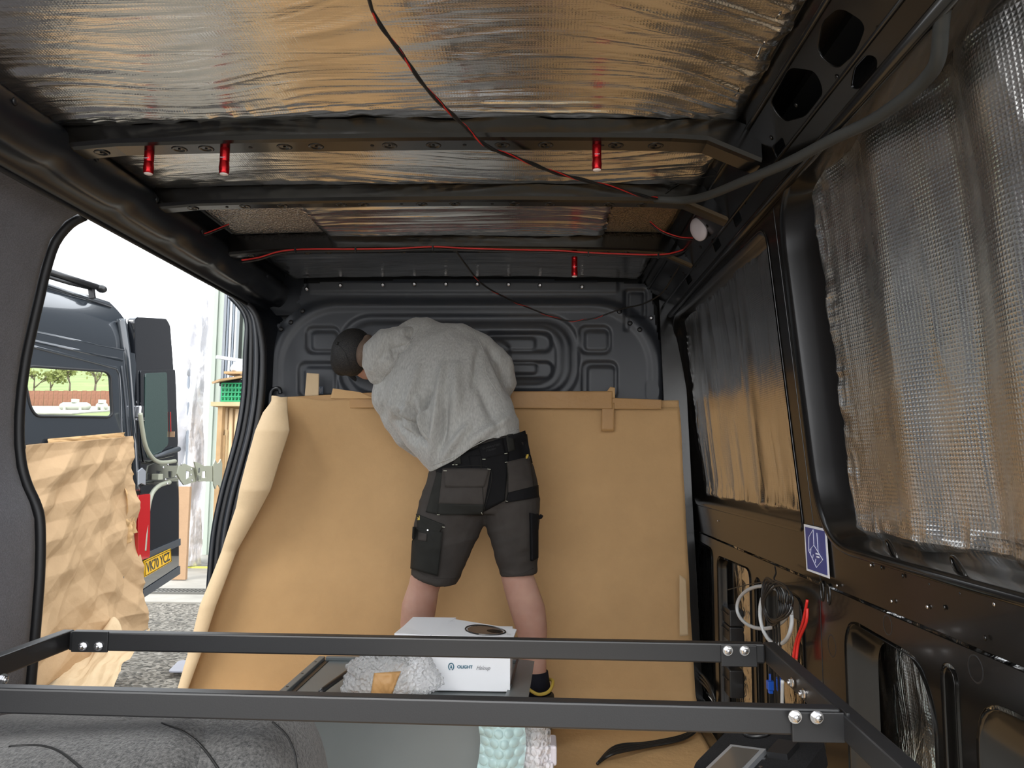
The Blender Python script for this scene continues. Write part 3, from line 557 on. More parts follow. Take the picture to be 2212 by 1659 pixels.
wallpaper('masking_paper',[(1466,1240),(1480,1250),(1485,1370),(1466,1372)],3.12,M['paper_light'],'narrow torn paper edge beside the lower right wall',amp=.008,seed=23,nu=8,nv=20)
def floorpaper(x0,x1,y0,y1,z,seed,label,rot=0):
    def fn(u,v):
        x=x0+(x1-x0)*u+rot*v; y=y0+(y1-y0)*v; return st(x,y,z+.008*fbm(x*3,y*3,seed)+.006*folds(x,y,seed,5,1.5))
    setp(sheet('floor_paper',110,120,fn,M['paper'],None,.0008),label,'paper')
floorpaper(-1.2,.60,1.9,3.22,.004,33,'brown paper covering the van floor in front of the bulkhead'); floorpaper(-1.15,.585,Y0+.02,2.05,.014,35,'nearer brown paper sheet on the van floor beneath the bed frame')
# ------------------------------------------------------------ the man
MY=2.93
man=thing('person',tuple(P(1030,1570,MY)),'man in grey hoodie, black mesh cap and work shorts bending forward at the bulkhead','person')
man.location.z=0; WL[man.name]=Vector(man.location)
def loft(sts,n=20,refz=None):
    # stations: px, py, Y, half width in px, half depth in m
    C=[P(s[0],s[1],s[2]) for s in sts]; m=len(C); V=[];Fs=[]
    for i in range(m):
        T=(C[min(i+1,m-1)]-C[max(i-1,0)]).normalized(); ref=Vector(refz) if refz else Vector((0,1,0))
        if abs(T.dot(ref))>.93: ref=Vector((0,0,1))
        D=(ref-T*ref.dot(T)).normalized(); S=D.cross(T); rx=sts[i][3]*sts[i][2]/F
        for k in range(n): a=2*PI*k/n; V.append(C[i]+S*rx*math.cos(a)+D*sts[i][4]*math.sin(a))
    for i in range(m-1):
        for k in range(n): Fs.append((i*n+k,i*n+(k+1)%n,(i+1)*n+(k+1)%n,(i+1)*n+k))
    Fs.append(tuple(range(n))[::-1]); Fs.append(tuple((m-1)*n+k for k in range(n))); return V,Fs
def cap_(sts): # rounded ends
    a,b=sts[0],sts[-1]; a2,b2=sts[1],sts[-2]
    def e(s,t,f,g): L=max(s[3],6); dx,dy=s[0]-t[0],s[1]-t[1]; q=math.hypot(dx,dy)+1e-6; return (s[0]+dx/q*L*f,s[1]+dy/q*L*f,s[2]+(s[2]-t[2])*.2,s[3]*g,s[4]*g)
    return [e(a,a2,.7,.45),e(a,a2,.4,.8)]+list(sts)+[e(b,b2,.4,.8),e(b,b2,.7,.45)]
def ell(px,py,Y,rx,ry,rz,rot=0,n=16):
    c=P(px,py,Y); s=Y/F; V=[];Fs=[]; cr,sr=math.cos(R(rot)),math.sin(R(rot))
    for i in range(1,n):
        for k in range(2*n):
            t=PI*i/n;a=PI*k/n; X=math.sin(t)*math.cos(a)*rx*s; Y_=math.sin(t)*math.sin(a)*ry; Z=math.cos(t)*rz*s
            V.append(c+Vector((X*cr+Z*sr,Y_,-X*sr+Z*cr)))
    for i in range(n-2):
        for k in range(2*n): Fs.append((i*2*n+k,i*2*n+(k+1)%(2*n),(i+1)*2*n+(k+1)%(2*n),(i+1)*2*n+k))
    Fs.append(tuple(range(2*n))[::-1]); Fs.append(tuple((n-2)*2*n+k for k in range(2*n))); return V,Fs
def fuse(name,parts,vox,mat,parent,sm=6,disp=None):
    v,f=join(parts); me=bpy.data.meshes.new('t'); me.from_pydata([tuple(p) for p in v],[],f)
    bm=bmesh.new(); bm.from_mesh(me); 
    bmesh.ops.recalc_face_normals(bm,faces=bm.faces[:]); bm.to_mesh(me); bm.free()
    o=bpy.data.objects.new('t',me); SC.collection.objects.link(o)
    m=o.modifiers.new('r','REMESH'); m.mode='VOXEL'; m.voxel_size=vox; m.use_smooth_shade=True
    if sm: m=o.modifiers.new('s','SMOOTH'); m.iterations=sm; m.factor=.5
    dg=bpy.context.evaluated_depsgraph_get(); dg.update(); m2=bpy.data.meshes.new_from_object(o.evaluated_get(dg)); bpy.data.objects.remove(o)
    n=len(m2.vertices); co_=np.zeros(n*3); m2.vertices.foreach_get('co',co_); co_=co_.reshape(-1,3)
    if disp is not None:
        no=np.zeros(n*3); m2.vertices.foreach_get('normal',no); co_+=no.reshape(-1,3)*disp(co_)[:,None]
    cen=co_.mean(0); m2.vertices.foreach_set('co',(co_-cen).ravel()); m2.polygons.foreach_set('use_smooth',[True]*len(m2.polygons)); m2.update()
    return link(name,m2,parent,cen,mat)
def bvh(*os):
    V=[];Fs=[]
    for o in os:
        w_=wl(o); n=len(V); V+=[v.co+w_ for v in o.data.vertices]; Fs+=[tuple(i+n for i in p.vertices) for p in o.data.polygons]
    return BVHTree.FromPolygons(V,Fs)
def pxof(c): # world -> photo pixel, for laying fabric folds along the garment
    q=(c-np.array([0,0,CZ]))@np.array(CM); return 1106+F*q[:,0]/-q[:,2],829.5-F*q[:,1]/-q[:,2]
# skin: one continuous figure
def finger(base,d,up,L,r):
    d=Vector(d).normalized();up=Vector(up).normalized(); p=Vector(base); pts=[p]; 
    for k,(l,a) in enumerate([(.45,.25),(.3,.7),(.25,1.1)]): p=p+(d*math.cos(a)+up*math.sin(a))*L*l; pts.append(p)
    return tubeg(spl(pts,4),[r]*9+[r*.9]*3+[r*.6],8)
def hand(wr_,d,up,side):
    d=Vector(d).normalized();up=Vector(up).normalized(); s=d.cross(up).normalized()*side; w_=Vector(wr_); out=[]
    pm=boxg(w_+d*.05,(.078,.095,.030),Matrix((s,d,d.cross(s) if False else s.cross(d))).transposed(),.012); out.append(pm)
    for k,L in enumerate((.070,.080,.074,.058)): out.append(finger(w_+d*.088+s*(.030-.020*k),d,up,L,.0085))
    out.append(finger(w_+d*.03+s*.034,d*.6+s,up,.062,.0100)); return out
hl=P(1000,965,3.20); hr=P(985,905,3.22)
skin=[loft(cap_([(900,770,3.06,34,.06),(845,770,3.07,36,.062),(800,762,3.08,33,.055),(785,762,3.09,34,.058)])),
 ell(766,764,3.09,40,.086,49,12), ell(790,792,3.13,26,.05,30,-30), ell(786,806,3.17,10,.02,14,-40), ell(775,790,3.185,6,.018,10,-20), ell(802,772,3.10,8,.01,13,0),
 loft(cap_([(1035,985,2.90,80,.09),(985,905,2.94,100,.11),(945,835,3.0,105,.11),(905,775,3.04,70,.08)])),
 loft(cap_([(1000,1050,2.90,52,.09),(975,1120,2.89,52,.085),(950,1190,2.89,45,.072),(925,1235,2.90,36,.058),(915,1270,2.92,33,.055),(905,1310,2.94,37,.060),(900,1350,2.96,35,.055),(900,1420,2.95,24,.036),(902,1475,2.95,20,.034),(903,1520,2.95,22,.038)])),
 loft(cap_([(1090,1050,2.90,52,.09),(1105,1120,2.89,48,.085),(1112,1190,2.88,40,.07),(1116,1240,2.89,34,.058),(1128,1280,2.90,36,.055),(1141,1320,2.92,37,.060),(1149,1360,2.93,33,.055),(1154,1410,2.93,26,.040),(1158,1450,2.93,22,.036),(1160,1500,2.93,24,.040)])),
 loft(cap_([(840,845,3.0,30,.045),(880,920,3.02,30,.045),(915,965,3.06,25,.04),(960,975,3.14,20,.032),(1000,965,3.20,16,.02)])),
 loft(cap_([(1035,750,3.02,30,.045),(1072,800,3.04,28,.04),(1078,840,3.08,25,.04),(1030,880,3.16,20,.032),(985,905,3.22,16,.02)]))]
skin+=hand(hl,(-.2,.5,.5),(0,-.2,1),1)+hand(hr,(-.6,.3,-.3),(0,-.3,-1),-1)
body=fuse('body',skin,.0075,M['skin'],man,4); body['label']='pale bare calves, neck and hands'
hdp=[(1036,975,2.88,104,.125),(1012,940,2.90,116,.14),(985,895,2.93,128,.152),(962,850,2.97,134,.158),(940,810,3.0,128,.15),(920,775,3.02,108,.135),(902,750,3.04,78,.11)]
torso=loft(cap_(hdp),28)
parts=[torso,loft([(1050,992,2.875,93,.118),(1036,975,2.88,110,.13),(1018,950,2.895,112,.138)],28),
 loft([(950,760,3.03,62,.10),(995,752,3.02,54,.095),(1038,768,3.02,46,.075),(1068,795,3.03,45,.062),(1076,828,3.05,42,.058),(1068,850,3.08,38,.055),(1030,885,3.14,32,.045),(990,905,3.19,24,.032)],20),
 ell(1082,815,3.05,32,.05,42,-15),
 loft([(880,790,3.02,60,.09),(850,840,3.01,47,.075),(862,890,3.01,44,.062),(890,935,3.02,41,.055),(912,958,3.05,34,.048),(960,972,3.13,26,.036),(995,966,3.19,23,.03)],20),
 ell(828,860,3.0,26,.06,42,-10), ell(955,1000,2.88,34,.07,22,35)]
def hdisp(c):
    x,y=pxof(c); r=np.zeros(len(x))
    # drape folds running down from the back towards the lower left hem
    for (x0,y0,x1,y1,w_,a) in [(872,898,928,962,7,-.016),(862,872,905,925,7,.008),(955,800,935,985,9,.014),(905,800,875,930,8,.014),(905,860,925,960,7,.016),(850,830,855,900,9,.010),(985,790,985,900,14,.010),(1030,820,1075,925,10,-.008),(1010,920,960,990,9,.012),(935,840,905,900,6,-.014),(890,880,900,950,6,-.018),(965,870,955,960,7,-.012),(1060,760,1100,850,7,-.008),(1035,755,1020,840,8,-.008),(855,905,900,960,5,-.010),(1100,900,1010,960,10,.008)]:
        d=np.array([x1-x0,y1-y0],float); L=np.hypot(*d); d/=L; t=(x-x0)*d[0]+(y-y0)*d[1]; s=-(x-x0)*d[1]+(y-y0)*d[0]
        r+=a*np.exp(-(s/w_)**2)*np.clip(1-((t-L/2)/(L*.62))**2,0,1)
    return (r*2.6+.005*(fbm(x/38,y/55,91,3)-.5)+.006*(ridge((x*.9+y*.35)/34,(y-x*.3)/110,95)-.5))*(c[:,1]<3.1)
hood=fuse('hoodie',parts,.0065,M['hoodie'],man,10,hdisp)
def hemy(x): return np.interp(x,[900,928,940,980,1038,1085,1130,1160],[1016,1020,1015,995,953,942,935,932])
def trim(o):
    me=o.data; n=len(me.vertices); c=np.zeros(n*3); me.vertices.foreach_get('co',c); c=c.reshape(-1,3); cen=np.array(wl(o)); W=c+cen; x,y=pxof(W); d=y-hemy(x)
    sn=(d>0)&(d<=6); c[sn,2]+=d[sn]*W[sn,1]/F; me.vertices.foreach_set('co',c.ravel())
    bm=bmesh.new(); bm.from_mesh(me); bm.verts.ensure_lookup_table(); bmesh.ops.delete(bm,geom=[bm.verts[int(i)] for i in np.where(d>6)[0]],context='VERTS'); bm.to_mesh(me); bm.free(); me.update()
    m=o.modifiers.new('s','SOLIDIFY'); m.thickness=.004; m.offset=-1
trim(hood)
# hem rib and hood
hoodg=[loft(cap_([(895,722,2.98,16,.03),(868,726,2.955,24,.045),(840,738,2.95,33,.06),(820,762,2.95,38,.065),(815,790,2.97,34,.065),(822,812,2.99,27,.055),(838,828,3.0,18,.04)]),20),ell(868,742,2.945,34,.05,22,35),ell(842,780,2.95,30,.06,36,25)]
hoodo=fuse('hood',hoodg,.0055,M['hoodie'],man,5,lambda c:(lambda x,y:.007*(fbm(x/16,y/20,77,2)-.5)-.010*np.exp(-((y-(752+.35*(860-x)))/5)**2)*np.clip(1-((x-868)/22)**2,0,1)-.008*np.exp(-((x-(845+.25*(y-745)))/4)**2)*np.clip(1-((y-765)/28)**2,0,1))(*pxof(c)))
T=bvh(hood,hoodo)
def surf(tree,x,y,off):
    d=ray(x,y).normalized(); h=tree.ray_cast(O,d); 
    return (h[0]-d*off) if h[0] is not None else None
def seam(name,pts,tree,r,mat,par,off=.001,s=6):
    pp=[surf(tree,p.x,p.y,off) for p in spl([Vector((a,b,0)) for a,b in pts],s)]; pp=[p for p in pp if p]
    if len(pp)>2: return mk(name,*tubeg(pp,r,6),mat,par,True)
def patch(name,poly4,tree,off,mat,par,nu=18,nv=18,th=.003):
    a,b,c,d=[np.array(p,float) for p in poly4]; V=[];ok=True
    for i in range(nu+1):
        for j in range(nv+1):
            u,v=i/nu,j/nv; q=(a*(1-u)+b*u)*(1-v)+(d*(1-u)+c*u)*v; p=surf(tree,q[0],q[1],off); V.append(p)
    Y_=[p.y for p in V if p]; my=sum(Y_)/len(Y_) if Y_ else 2.86
    # points past the silhouette take the depth of their neighbours
    for k,p in enumerate(V):
        if p is None or abs(p.y-my)>.16:
            i,j=divmod(k,nv+1); u,v=i/nu,j/nv; q=(a*(1-u)+b*u)*(1-v)+(d*(1-u)+c*u)*v; nb=[V[m] for m in (k-1,k-nv-1,k+1) if 0<=m<len(V) and V[m] is not None and abs(V[m].y-my)<=.16]
            V[k]=P(q[0],q[1],(nb[0].y if nb else my)+.003)
    Fs=[(i*(nv+1)+j,(i+1)*(nv+1)+j,(i+1)*(nv+1)+j+1,i*(nv+1)+j+1) for i in range(nu) for j in range(nv)]
    o=mk(name,V,Fs,mat,par,True); m=o.modifiers.new('s','SOLIDIFY'); m.thickness=th; m.offset=0; return o
for pts in [[(860,705),(905,706),(880,745),(845,790),(826,822)],[(1022,712),(1045,760),(1052,810),(1085,860)],[(838,868),(862,905),(900,915),(925,948)],[(935,1005),(985,985),(1050,950),(1128,925)]]: seam('seam',pts,T,.0016,M['hoodie'],hood,.0005)
# shorts
sh=[loft([(1054,930,2.90,84,.110),(1048,950,2.90,90,.116),(1042,975,2.90,101,.125),(1042,1010,2.90,113,.135),(1042,1050,2.895,121,.14),(1040,1085,2.89,120,.135),(1042,1108,2.89,106,.11)],28),
 loft([(998,1050,2.895,75,.12),(984,1090,2.89,76,.118),(966,1130,2.89,72,.11),(953,1180,2.89,64,.098),(944,1225,2.89,53,.085),(938,1250,2.895,50,.080)],24),
 loft([(1094,1050,2.895,68,.12),(1102,1090,2.89,64,.115),(1108,1130,2.885,57,.105),(1113,1180,2.88,48,.092),(1119,1225,2.885,41,.080),(1120,1240,2.885,39,.078)],24)]
def sdisp(c):
    x,y=pxof(c); return .010*(fbm(x/45,y/40,51,3)-.5)+.006*(ridge((y+.25*x)/26,x/90,53)-.5)
shorts=fuse('work_shorts',sh,.006,M['shortg'],man,5,sdisp); shorts['label']='dark grey and black work shorts'
S=bvh(shorts)
patch('waist_yoke',[(938,1000),(1134,930),(1150,1000),(946,1035)],S,.003,M['shortk'],shorts,24,10)
patch('seat_panel',[(1012,985),(1100,975),(1090,1082),(1040,1108)],S,.0045,M['shortk'],shorts)
patch('waist_label',[(1032,962),(1086,946),(1093,980),(1042,992)],S,.007,M['shortk'],shorts,8,6)
patch('belt_loop',[(1092,940),(1108,937),(1113,972),(1098,976)],S,.009,M['shortd'],shorts,5,6); patch('belt_loop',[(985,962),(992,958),(996,1002),(979,1006)],S,.009,M['shortd'],shorts,4,6)
patch('belt_loop',[(1132,938),(1138,938),(1142,968),(1137,970)],S,.009,M['shortd'],shorts,3,6)
bp=patch('back_pocket',[(957,1012),(1060,1012),(1046,1092),(948,1088)],S,.010,M['shortg'],shorts,22,16,.005)
patch('pocket_base',[(948,1088),(1046,1090),(1042,1112),(946,1112)],S,.011,M['shortd'],shorts,20,6,.005)
patch('pocket_flap',[(958,1014),(1056,1014),(1046,1052),(962,1052)],S,.016,M['shortg'],shorts,20,8,.005)
patch('back_pocket',[(1095,998),(1144,986),(1154,1056),(1098,1066)],S,.010,M['shortg'],shorts,14,16,.005)
patch('pocket_base',[(1098,1064),(1162,1048),(1163,1074),(1092,1086)],S,.012,M['shortk'],shorts,14,7,.005)
patch('side_panel',[(944,1020),(956,1022),(946,1112),(920,1106)],S,.005,M['shortd'],shorts,8,16)
patch('holster_pocket',[(893,1138),(956,1150),(946,1244),(888,1228)],S,.014,M['shortd'],shorts,16,18,.006)
patch('holster_flap',[(900,1110),(960,1134),(948,1152),(904,1146)],S,.012,M['shortd'],shorts,14,8,.006)
patch('logo_tab',[(904,1150),(922,1153),(921,1169),(903,1167)],S,.019,M['shortg'],shorts,4,4)
patch('cargo_pocket',[(1146,1108),(1160,1112),(1160,1205),(1148,1212)],S,.012,M['shortk'],shorts,8,18,.012)
mk('hammer_loop',*tubeg(spl([P(1150,1106,2.84),P(1158,1112,2.85),P(1166,1118,2.86),P(1170,1113,2.865)],5),.007,8),M['shortk'],shorts,True)
for pts in [[(957,1012),(1058,1012),(1044,1108)],[(1094,998),(1097,1030),(1094,1080)],[(1038,990),(1042,1050),(1046,1105)],[(957,1146),(950,1190),(944,1240)]]: seam('stitch_line',pts,S,.0010,M['shortd'],shorts,.017)
for (x,y,dx,dy) in [(958,1017,7,0),(1053,1013,7,1),(1091,999,5,-1),(1092,1082,5,1),(944,1112,6,0),(1040,1107,2,5),(977,1004,4,0),(984,1004,4,0),(1042,992,7,0),(1090,980,6,-1),(955,1138,6,1),(1134,969,5,0)]: seam('bar_tack',[(x,y),(x+dx/2,y+dy/2),(x+dx,y+dy)],S,.0011,M['stitch'],shorts,.019,3)
for (x,y) in [(1139,986),(904,1119)]: patch('yellow_tag',[(x-3,y-4),(x+3,y-5),(x+3,y+4),(x-3,y+5)],S,.016,M['yellow'],shorts,2,2,.002)
def lt(x,y,z):
    u,v=(x/.1),(y/.05); q=surf(S,1061+u*44+v*2,968-u*11-v*22,.0095); return q if q is not None else P(1061,968,2.75)
_a=textg('GUARANTEED',.0135,lambda x,y,z:lt(x,y+.008,z)); _b=textg('TOUGH',.0135,lambda x,y,z:lt(x,y-.008,z)); mk('lettering',*join([_a,_b]),simple('faded_print',(.06,.06,.06),.5),shorts)
mk('snap_button',*cylg(surf(S,924,1145,.022),(0,-1,0),.003,.002,8),M['zinc'],shorts)
for pts in [[(895,1228),(930,1248),(985,1250)],[(1084,1234),(1115,1242),(1152,1228)]]: seam('hem_seam',pts,S,.0014,M['shortg'],shorts,.0005)
# cap, hair, shoes
capb=fuse('mesh_cap',[ell(761,761,3.085,45,.098,54,14),ell(745,770,3.11,28,.09,44,14)],.006,M['cap'],man,4); capb['label']='black mesh baseball cap'
mk('cap_brim',*plateg(rpoly([(-.07,0),(-.06,.07),(0,.095),(.06,.07),(.07,0)],.03),[],.003,.001,lambda x,y,z:P(752,795,3.165)+Vector((x*.5-.15*y,.55*y+x*.3,-y*.25-x*.6+z))),M['cap'],capb)
K=bvh(capb); seam('cap_seam',[(728,742),(745,762),(760,800),(770,815)],K,.0012,M['cap'],capb,.0008); seam('cap_seam',[(728,742),(755,728),(785,730),(808,745)],K,.0012,M['cap'],capb,.0008)
mk('cap_button',*cylg(surf(K,729,742,0) or P(729,742,3.05),(-.8,-.6,.3),.007,.004,10),M['cap'],capb,True)
hair=fuse('hair',[ell(792,762,3.045,22,.07,34,14),ell(796,742,3.06,14,.05,20,0)],.005,M['hair'],man,3)
for e in (-1,1): mk('eye',*ell(768+e*2,800+e*6,3.175,3,.006,3),M['eye'],body,True)
for (x,y,s) in [(903,1562,-1),(1163,1562,1)]:
    ax=P(x,y-60,2.94); c0=Vector((ax.x,2.90,0))
    sk=mk('sock',*loft([(x-4,y-112,2.935,24,.044),(x-3,y-90,2.935,26,.048),(x,y-60,2.94,28,.055)],20),M['sock'],man,True)
    prof=[(-.085,.020,.03),(-.075,.040,.055),(-.03,.042,.085),(.03,.043,.075),(.09,.050,.055),(.14,.050,.042),(.175,.036,.032),(.188,.015,.02)]
    V=[];Fs=[];n=16
    for (yy,hw,hh) in prof:
        for k in range(n): a=2*PI*k/n; V.append(Vector((c0.x+hw*math.cos(a)+s*.02*max(0,yy)*1.5,c0.y+yy,.03+max(-.012,hh*math.sin(a)*(1 if math.sin(a)>0 else .9)))))
    for i in range(len(prof)-1):
        for k in range(n): Fs.append((i*n+k,i*n+(k+1)%n,(i+1)*n+(k+1)%n,(i+1)*n+k))
    Fs.append(tuple(range(n))[::-1]);Fs.append(tuple((len(prof)-1)*n+k for k in range(n)))
    shz=mk('shoe',V,Fs,M['shoe'],man,True)
    mk('yellow_collar',*tubeg(spl([P(x-34,y-83,2.90),P(x-22,y-74,2.87),P(x,y-62,2.86),P(x+22,y-68,2.87),P(x+31,y-85,2.91),P(x+27,y-94,2.95),P(x,y-92,3.0),P(x-30,y-88,2.95),P(x-34,y-83,2.90)],4),.006,8,False),M['yellow'],shz,True)
    mk('heel_counter',*loft([(x,y-8,2.93,34,.06),(x,y-35,2.925,36,.062),(x-1,y-62,2.925,33,.058)],20),M['shoe'],shz,True)
# ------------------------------------------------------------ grey box unit, package, wraps
GX0,GX1,GY0,GY1,GZ=-.735,-.035,2.06,2.62,.35
gb=thing('storage_unit',(-.4,2.3,0),'grey painted metal storage unit standing on the van floor before the man','cabinet')
V_,F_=boxg(((GX0+GX1)/2,(GY0+GY1)/2,GZ/2),(GX1-GX0,GY1-GY0,GZ),None,.008); mk('casing',V_,F_,M['greymetal'],gb)
def topbar(a,b,w_,h): mk('raised_border',*beamg((a[0],a[1],GZ+h/2),(b[0],b[1],GZ+h/2),w_,h,bev=.002),M['greymetal'],gb)
topbar((GX0+.015,GY0+.01),(GX0+.015,GY1-.01),.022,.012); topbar((GX0+.03,GY1-.012),(GX1-.03,GY1-.012),.022,.012)
mk('recess_groove',*beamg((GX0+.036,GY0+.01,GZ+.001),(GX0+.036,GY1-.03,GZ+.001),.012,.003,bev=0),M['blackplastic'],gb)
for t in (.1,.35,.6,.85): mk('rivet',*cylg((GX0+.015,GY0+t*(GY1-GY0),GZ+.012),(0,0,1),.004,.001,8),M['blackplastic'],gb)
hx=-.58; mk('handle',*tubeg(spl([(hx-.02,GY0+.10,GZ),(hx-.02,GY0+.105,GZ+.02),(hx-.01,GY0+.13,GZ+.03),(hx+.01,GY0+.30,GZ+.03),(hx+.012,GY0+.44,GZ+.03),(hx+.03,GY0+.47,GZ+.03),(hx+.16,GY0+.47,GZ+.03),(hx+.16,GY0+.47,GZ)],6),.008,10),M['blackplastic'],gb,True)
mk('handle_groove',*beamg((hx+.05,GY0+.02,GZ+.001),(hx+.05,GY1-.06,GZ+.001),.014,.003,bev=0),M['vangrey'],gb)
mk('side_flange',[(GX1-.07,GY0,GZ+.002),(GX1-.03,GY1,GZ+.002),(GX1+.02,GY1,GZ+.002),(GX1+.0,GY0,GZ+.002),(GX1-.07,GY0,GZ+.01),(GX1-.03,GY1,GZ+.01),(GX1+.02,GY1,GZ+.004),(GX1+.0,GY0,GZ+.004)],[(3,2,1,0),(4,5,6,7),(0,1,5,4),(1,2,6,5),(2,3,7,6),(3,0,4,7)],M['greymetal'],gb)
mk('dark_strip',*beamg(P(1118,1424,2.55),P(1104,1480,2.28),.006,.004,bev=0),M['blackplastic'],gb)  # thin dark strip on the unit, right of the white package
# white package
wb=thing('product_box',(-.25,2.35,GZ),'white product box with printed torch picture on the grey unit','box')
bA=P(905,1484,2.27); 
xl,xr_=P(852,1480,2.27).x,P(1102,1480,2.27).x; zt=P(1000,1366,2.27).z; zb=GZ+.004
mk('carton',*boxg(((xl+xr_)/2+.02,2.37,(zb+zt-.022)/2),(xr_-xl-.04,.20,zt-.022-zb),None,.0015),M['white'],wb)
t1=[P(852,1368,2.27),P(930,1372,2.262),P(985,1334,2.47),P(892,1333,2.48),P(872,1352,2.37)]
def slabp(name,pts,th,mat,par): 
    n=len(pts); vs=list(pts)+[p-Vector((0,0,th)) for p in pts]; return mk(name,vs,[tuple(range(n)),tuple(range(2*n-1,n-1,-1))]+[(i,i+n,(i+1)%n+n,(i+1)%n) for i in range(n)],mat,par,fix=True)
slabp('lid',t1,.006,M['white'],wb)
L0,L1,L2,L3=P(932,1372,2.255),P(1108,1380,2.255),P(1116,1359,2.36),P(962,1334,2.47)
slabp('lid_flap',[L0,L1,L2,L3],.004,M['white'],wb)
def lid(u,v,off=.0012): return (L0*(1-u)+L1*u)*(1-v)+(L3*(1-u)+L2*u)*v+Vector((0,0,off))
ring=[lid(.62+.26*math.cos(a),.50+.34*math.sin(a),.002) for a in np.linspace(0,2*PI,40)]
mk('printed_ring',*tubeg(ring,.0022,6,False),M['blackink'],wb)
for (s,c_,o_) in [(.235,'brownglass',.0016),(.10,'blackink',.0024)]:
    cx=.62 if s>.2 else .74; pts=[lid(cx+s*math.cos(a),.50+s*1.3*math.sin(a),o_) for a in np.linspace(0,2*PI,36,False)]; mk('printed_lens',pts,[tuple(range(36))],M[c_],wb)
fy=2.268
def face(px,py): q=P(px,py,fy); return q
c=face(974.5,1440)
mk('logo_drop',*join([tubeg([c+Vector((.0075*math.cos(a),0,.0095*math.sin(a))) for a in np.linspace(R(100),R(-70),14)],.0014,5),tubeg([c+Vector((-.0075*math.cos(a),0,.0095*math.sin(a))) for a in np.linspace(R(100),R(-70),14)],.0014,5),tubeg([c+Vector((0,0,-.004)),c+Vector((0,0,.005))],[.003,.0008],6)]),M['teal'],wb)
mk('lettering',*textg('OLIGHT',.0185,lambda x,y,z:face(1004,1441)+Vector((x*.66,-z,y*.62)),bold=.0005),M['teal'],wb)
mk('script_lettering',*textg('Haloup',.0145,lambda x,y,z:face(1043,1443)+Vector((x*.95,-z,y*1.1)),shear=.5),M['greyink'],wb)
mk('small_print',*textg('+200+',.008,lambda x,y,z:lid(.12,.82,.002)+Vector((x,y,0))),M['greyink'],wb)
mk('small_print',*textg('Tc',.012,lambda x,y,z:lid(.93,.35,.002)+Vector((x,y,0))),M['greyink'],wb)
# bubble wrap heap on the unit
def heap(name,pts,Y,dep,mat,label,seed,bub=.006,parent=None,ztop=None):
    # pts: outline in photo px at distance Y, inflated to depth dep
    o2=[P(x,y,Y) for x,y in pts]; cx=sum((p for p in o2),Vector())/len(o2); n=len(o2)*6; ol=spl(o2+[o2[0]],6)[:-1]; V=[];Fs=[]; K_=12; n=len(ol)
    for side in (-1,1):
        for k in range(K_+1):
            t=k/K_
            for p in ol:
                q=cx+(p-cx)*(1-t if side<0 else 1-t); hgt=dep*(1-(1-t)**2)**.5
                V.append(Vector((q.x,q.y+side*hgt,q.z)))
    for s in (0,1):
        b=s*(K_+1)*n
        for k in range(K_):
            for i in range(n): Fs.append((b+k*n+i,b+k*n+(i+1)%n,b+(k+1)*n+(i+1)%n,b+(k+1)*n+i))
    def dp(c): return .022*(fbm(c[:,0]*16,c[:,2]*16+c[:,1]*9,seed,3)-.5)+bub*(ridge(c[:,0]*55,c[:,2]*55+c[:,1]*30,seed+5)**2)+.012*(ridge(c[:,0]*14+c[:,2]*9,c[:,2]*8-c[:,0]*5,seed+7)-.5)+.0045*np.clip(np.sin(c[:,0]*390+3*fbm(c[:,2]*9,c[:,1]*9,3,2))*np.sin(c[:,2]*390+c[:,1]*250),0,1)
    o=fuse(name,[(V,Fs)],.0036,mat,parent,1,dp)
    if label: setp(o,label,'wrap')
    return o
bw=heap('bubble_wrap',[(742,1488),(748,1462),(762,1448),(748,1436),(775,1424),(800,1412),(862,1410),(900,1424),(925,1412),(935,1430),(950,1455),(957,1475),(935,1492),(850,1500),(780,1500)],2.19,.085,M['bubble'],'crumpled clear bubble wrap bundle beside the white box on the grey unit',101)
BT=bvh(bw); patch('parcel_tape',[(808,1454),(866,1450),(845,1505),(800,1505)],BT,.004,M['tape'],bw,12,12,.001)
# teal bubble wrap over the right front edge of the unit
def bwrap(name,fn0,nu,nv,cell,mat,label,h=.006):
    def fn(u,v):
        X,nrm,su,sv=fn0(u,v); a=u*su/cell; b=v*sv/cell*1.15; row=np.floor(b); aa=a+.5*(row%2); dx=(aa%1)-.5; dy=(b%1)-.5; r=np.hypot(dx,dy)/.46; hh=h*np.sqrt(np.clip(1-r*r,0,1)); return X+nrm*hh[...,None]
    o=sheet(name,nu,nv,fn,mat,None); return setp(o,label,'wrap')
def bf0(u,v):
    z=.37-.37*v; x=-.155+.115*u+.008*np.sin(v*9)+0*v; y=2.02-.035*np.sin(u*PI)-.02*vn(u*4,v*5,6)-.03*v
    return st(x,y,z),st(0*u,-1+0*u,0*u),.12,.37
bwrap('bubble_wrap',bf0,110,330,.026,M['bubbleteal'],'pale teal bubble wrap strip hanging down the front of the grey unit')
def bf1(u,v):
    z=.37-.33*v; x=-.045+.075*u; y=2.03-.03*np.sin(u*PI)-.03*v+.02*vn(u*5,v*6,16); return st(x,y,z),st(0*u,-1+0*u,0*u),.08,.33
bwrap('bubble_wrap',bf1,80,300,.022,M['bubble'],'clear bubble wrap flap between the teal strip and the plastic case')
def bf2(u,v):
    a=np.array([-.13,1.84,.12]);b=np.array([.19,1.94,.265]);U=u[...,None];W=v[...,None]; base=a*(1-U)+b*U; d=np.array([.12,-.16,-.28])
    X=base+d*W*(1-.5*U); X=X+.03*(fbm(u*5,v*5,26,3)-.5)[...,None]*np.array([0,1,.6]); return X,st(-.2+0*u,-.8+0*u,.6+0*u),.35,.3
bwrap('bubble_wrap',bf2,240,200,.028,M['bubbleteal'],'loose teal bubble wrap sheet lying lowest in the foreground')
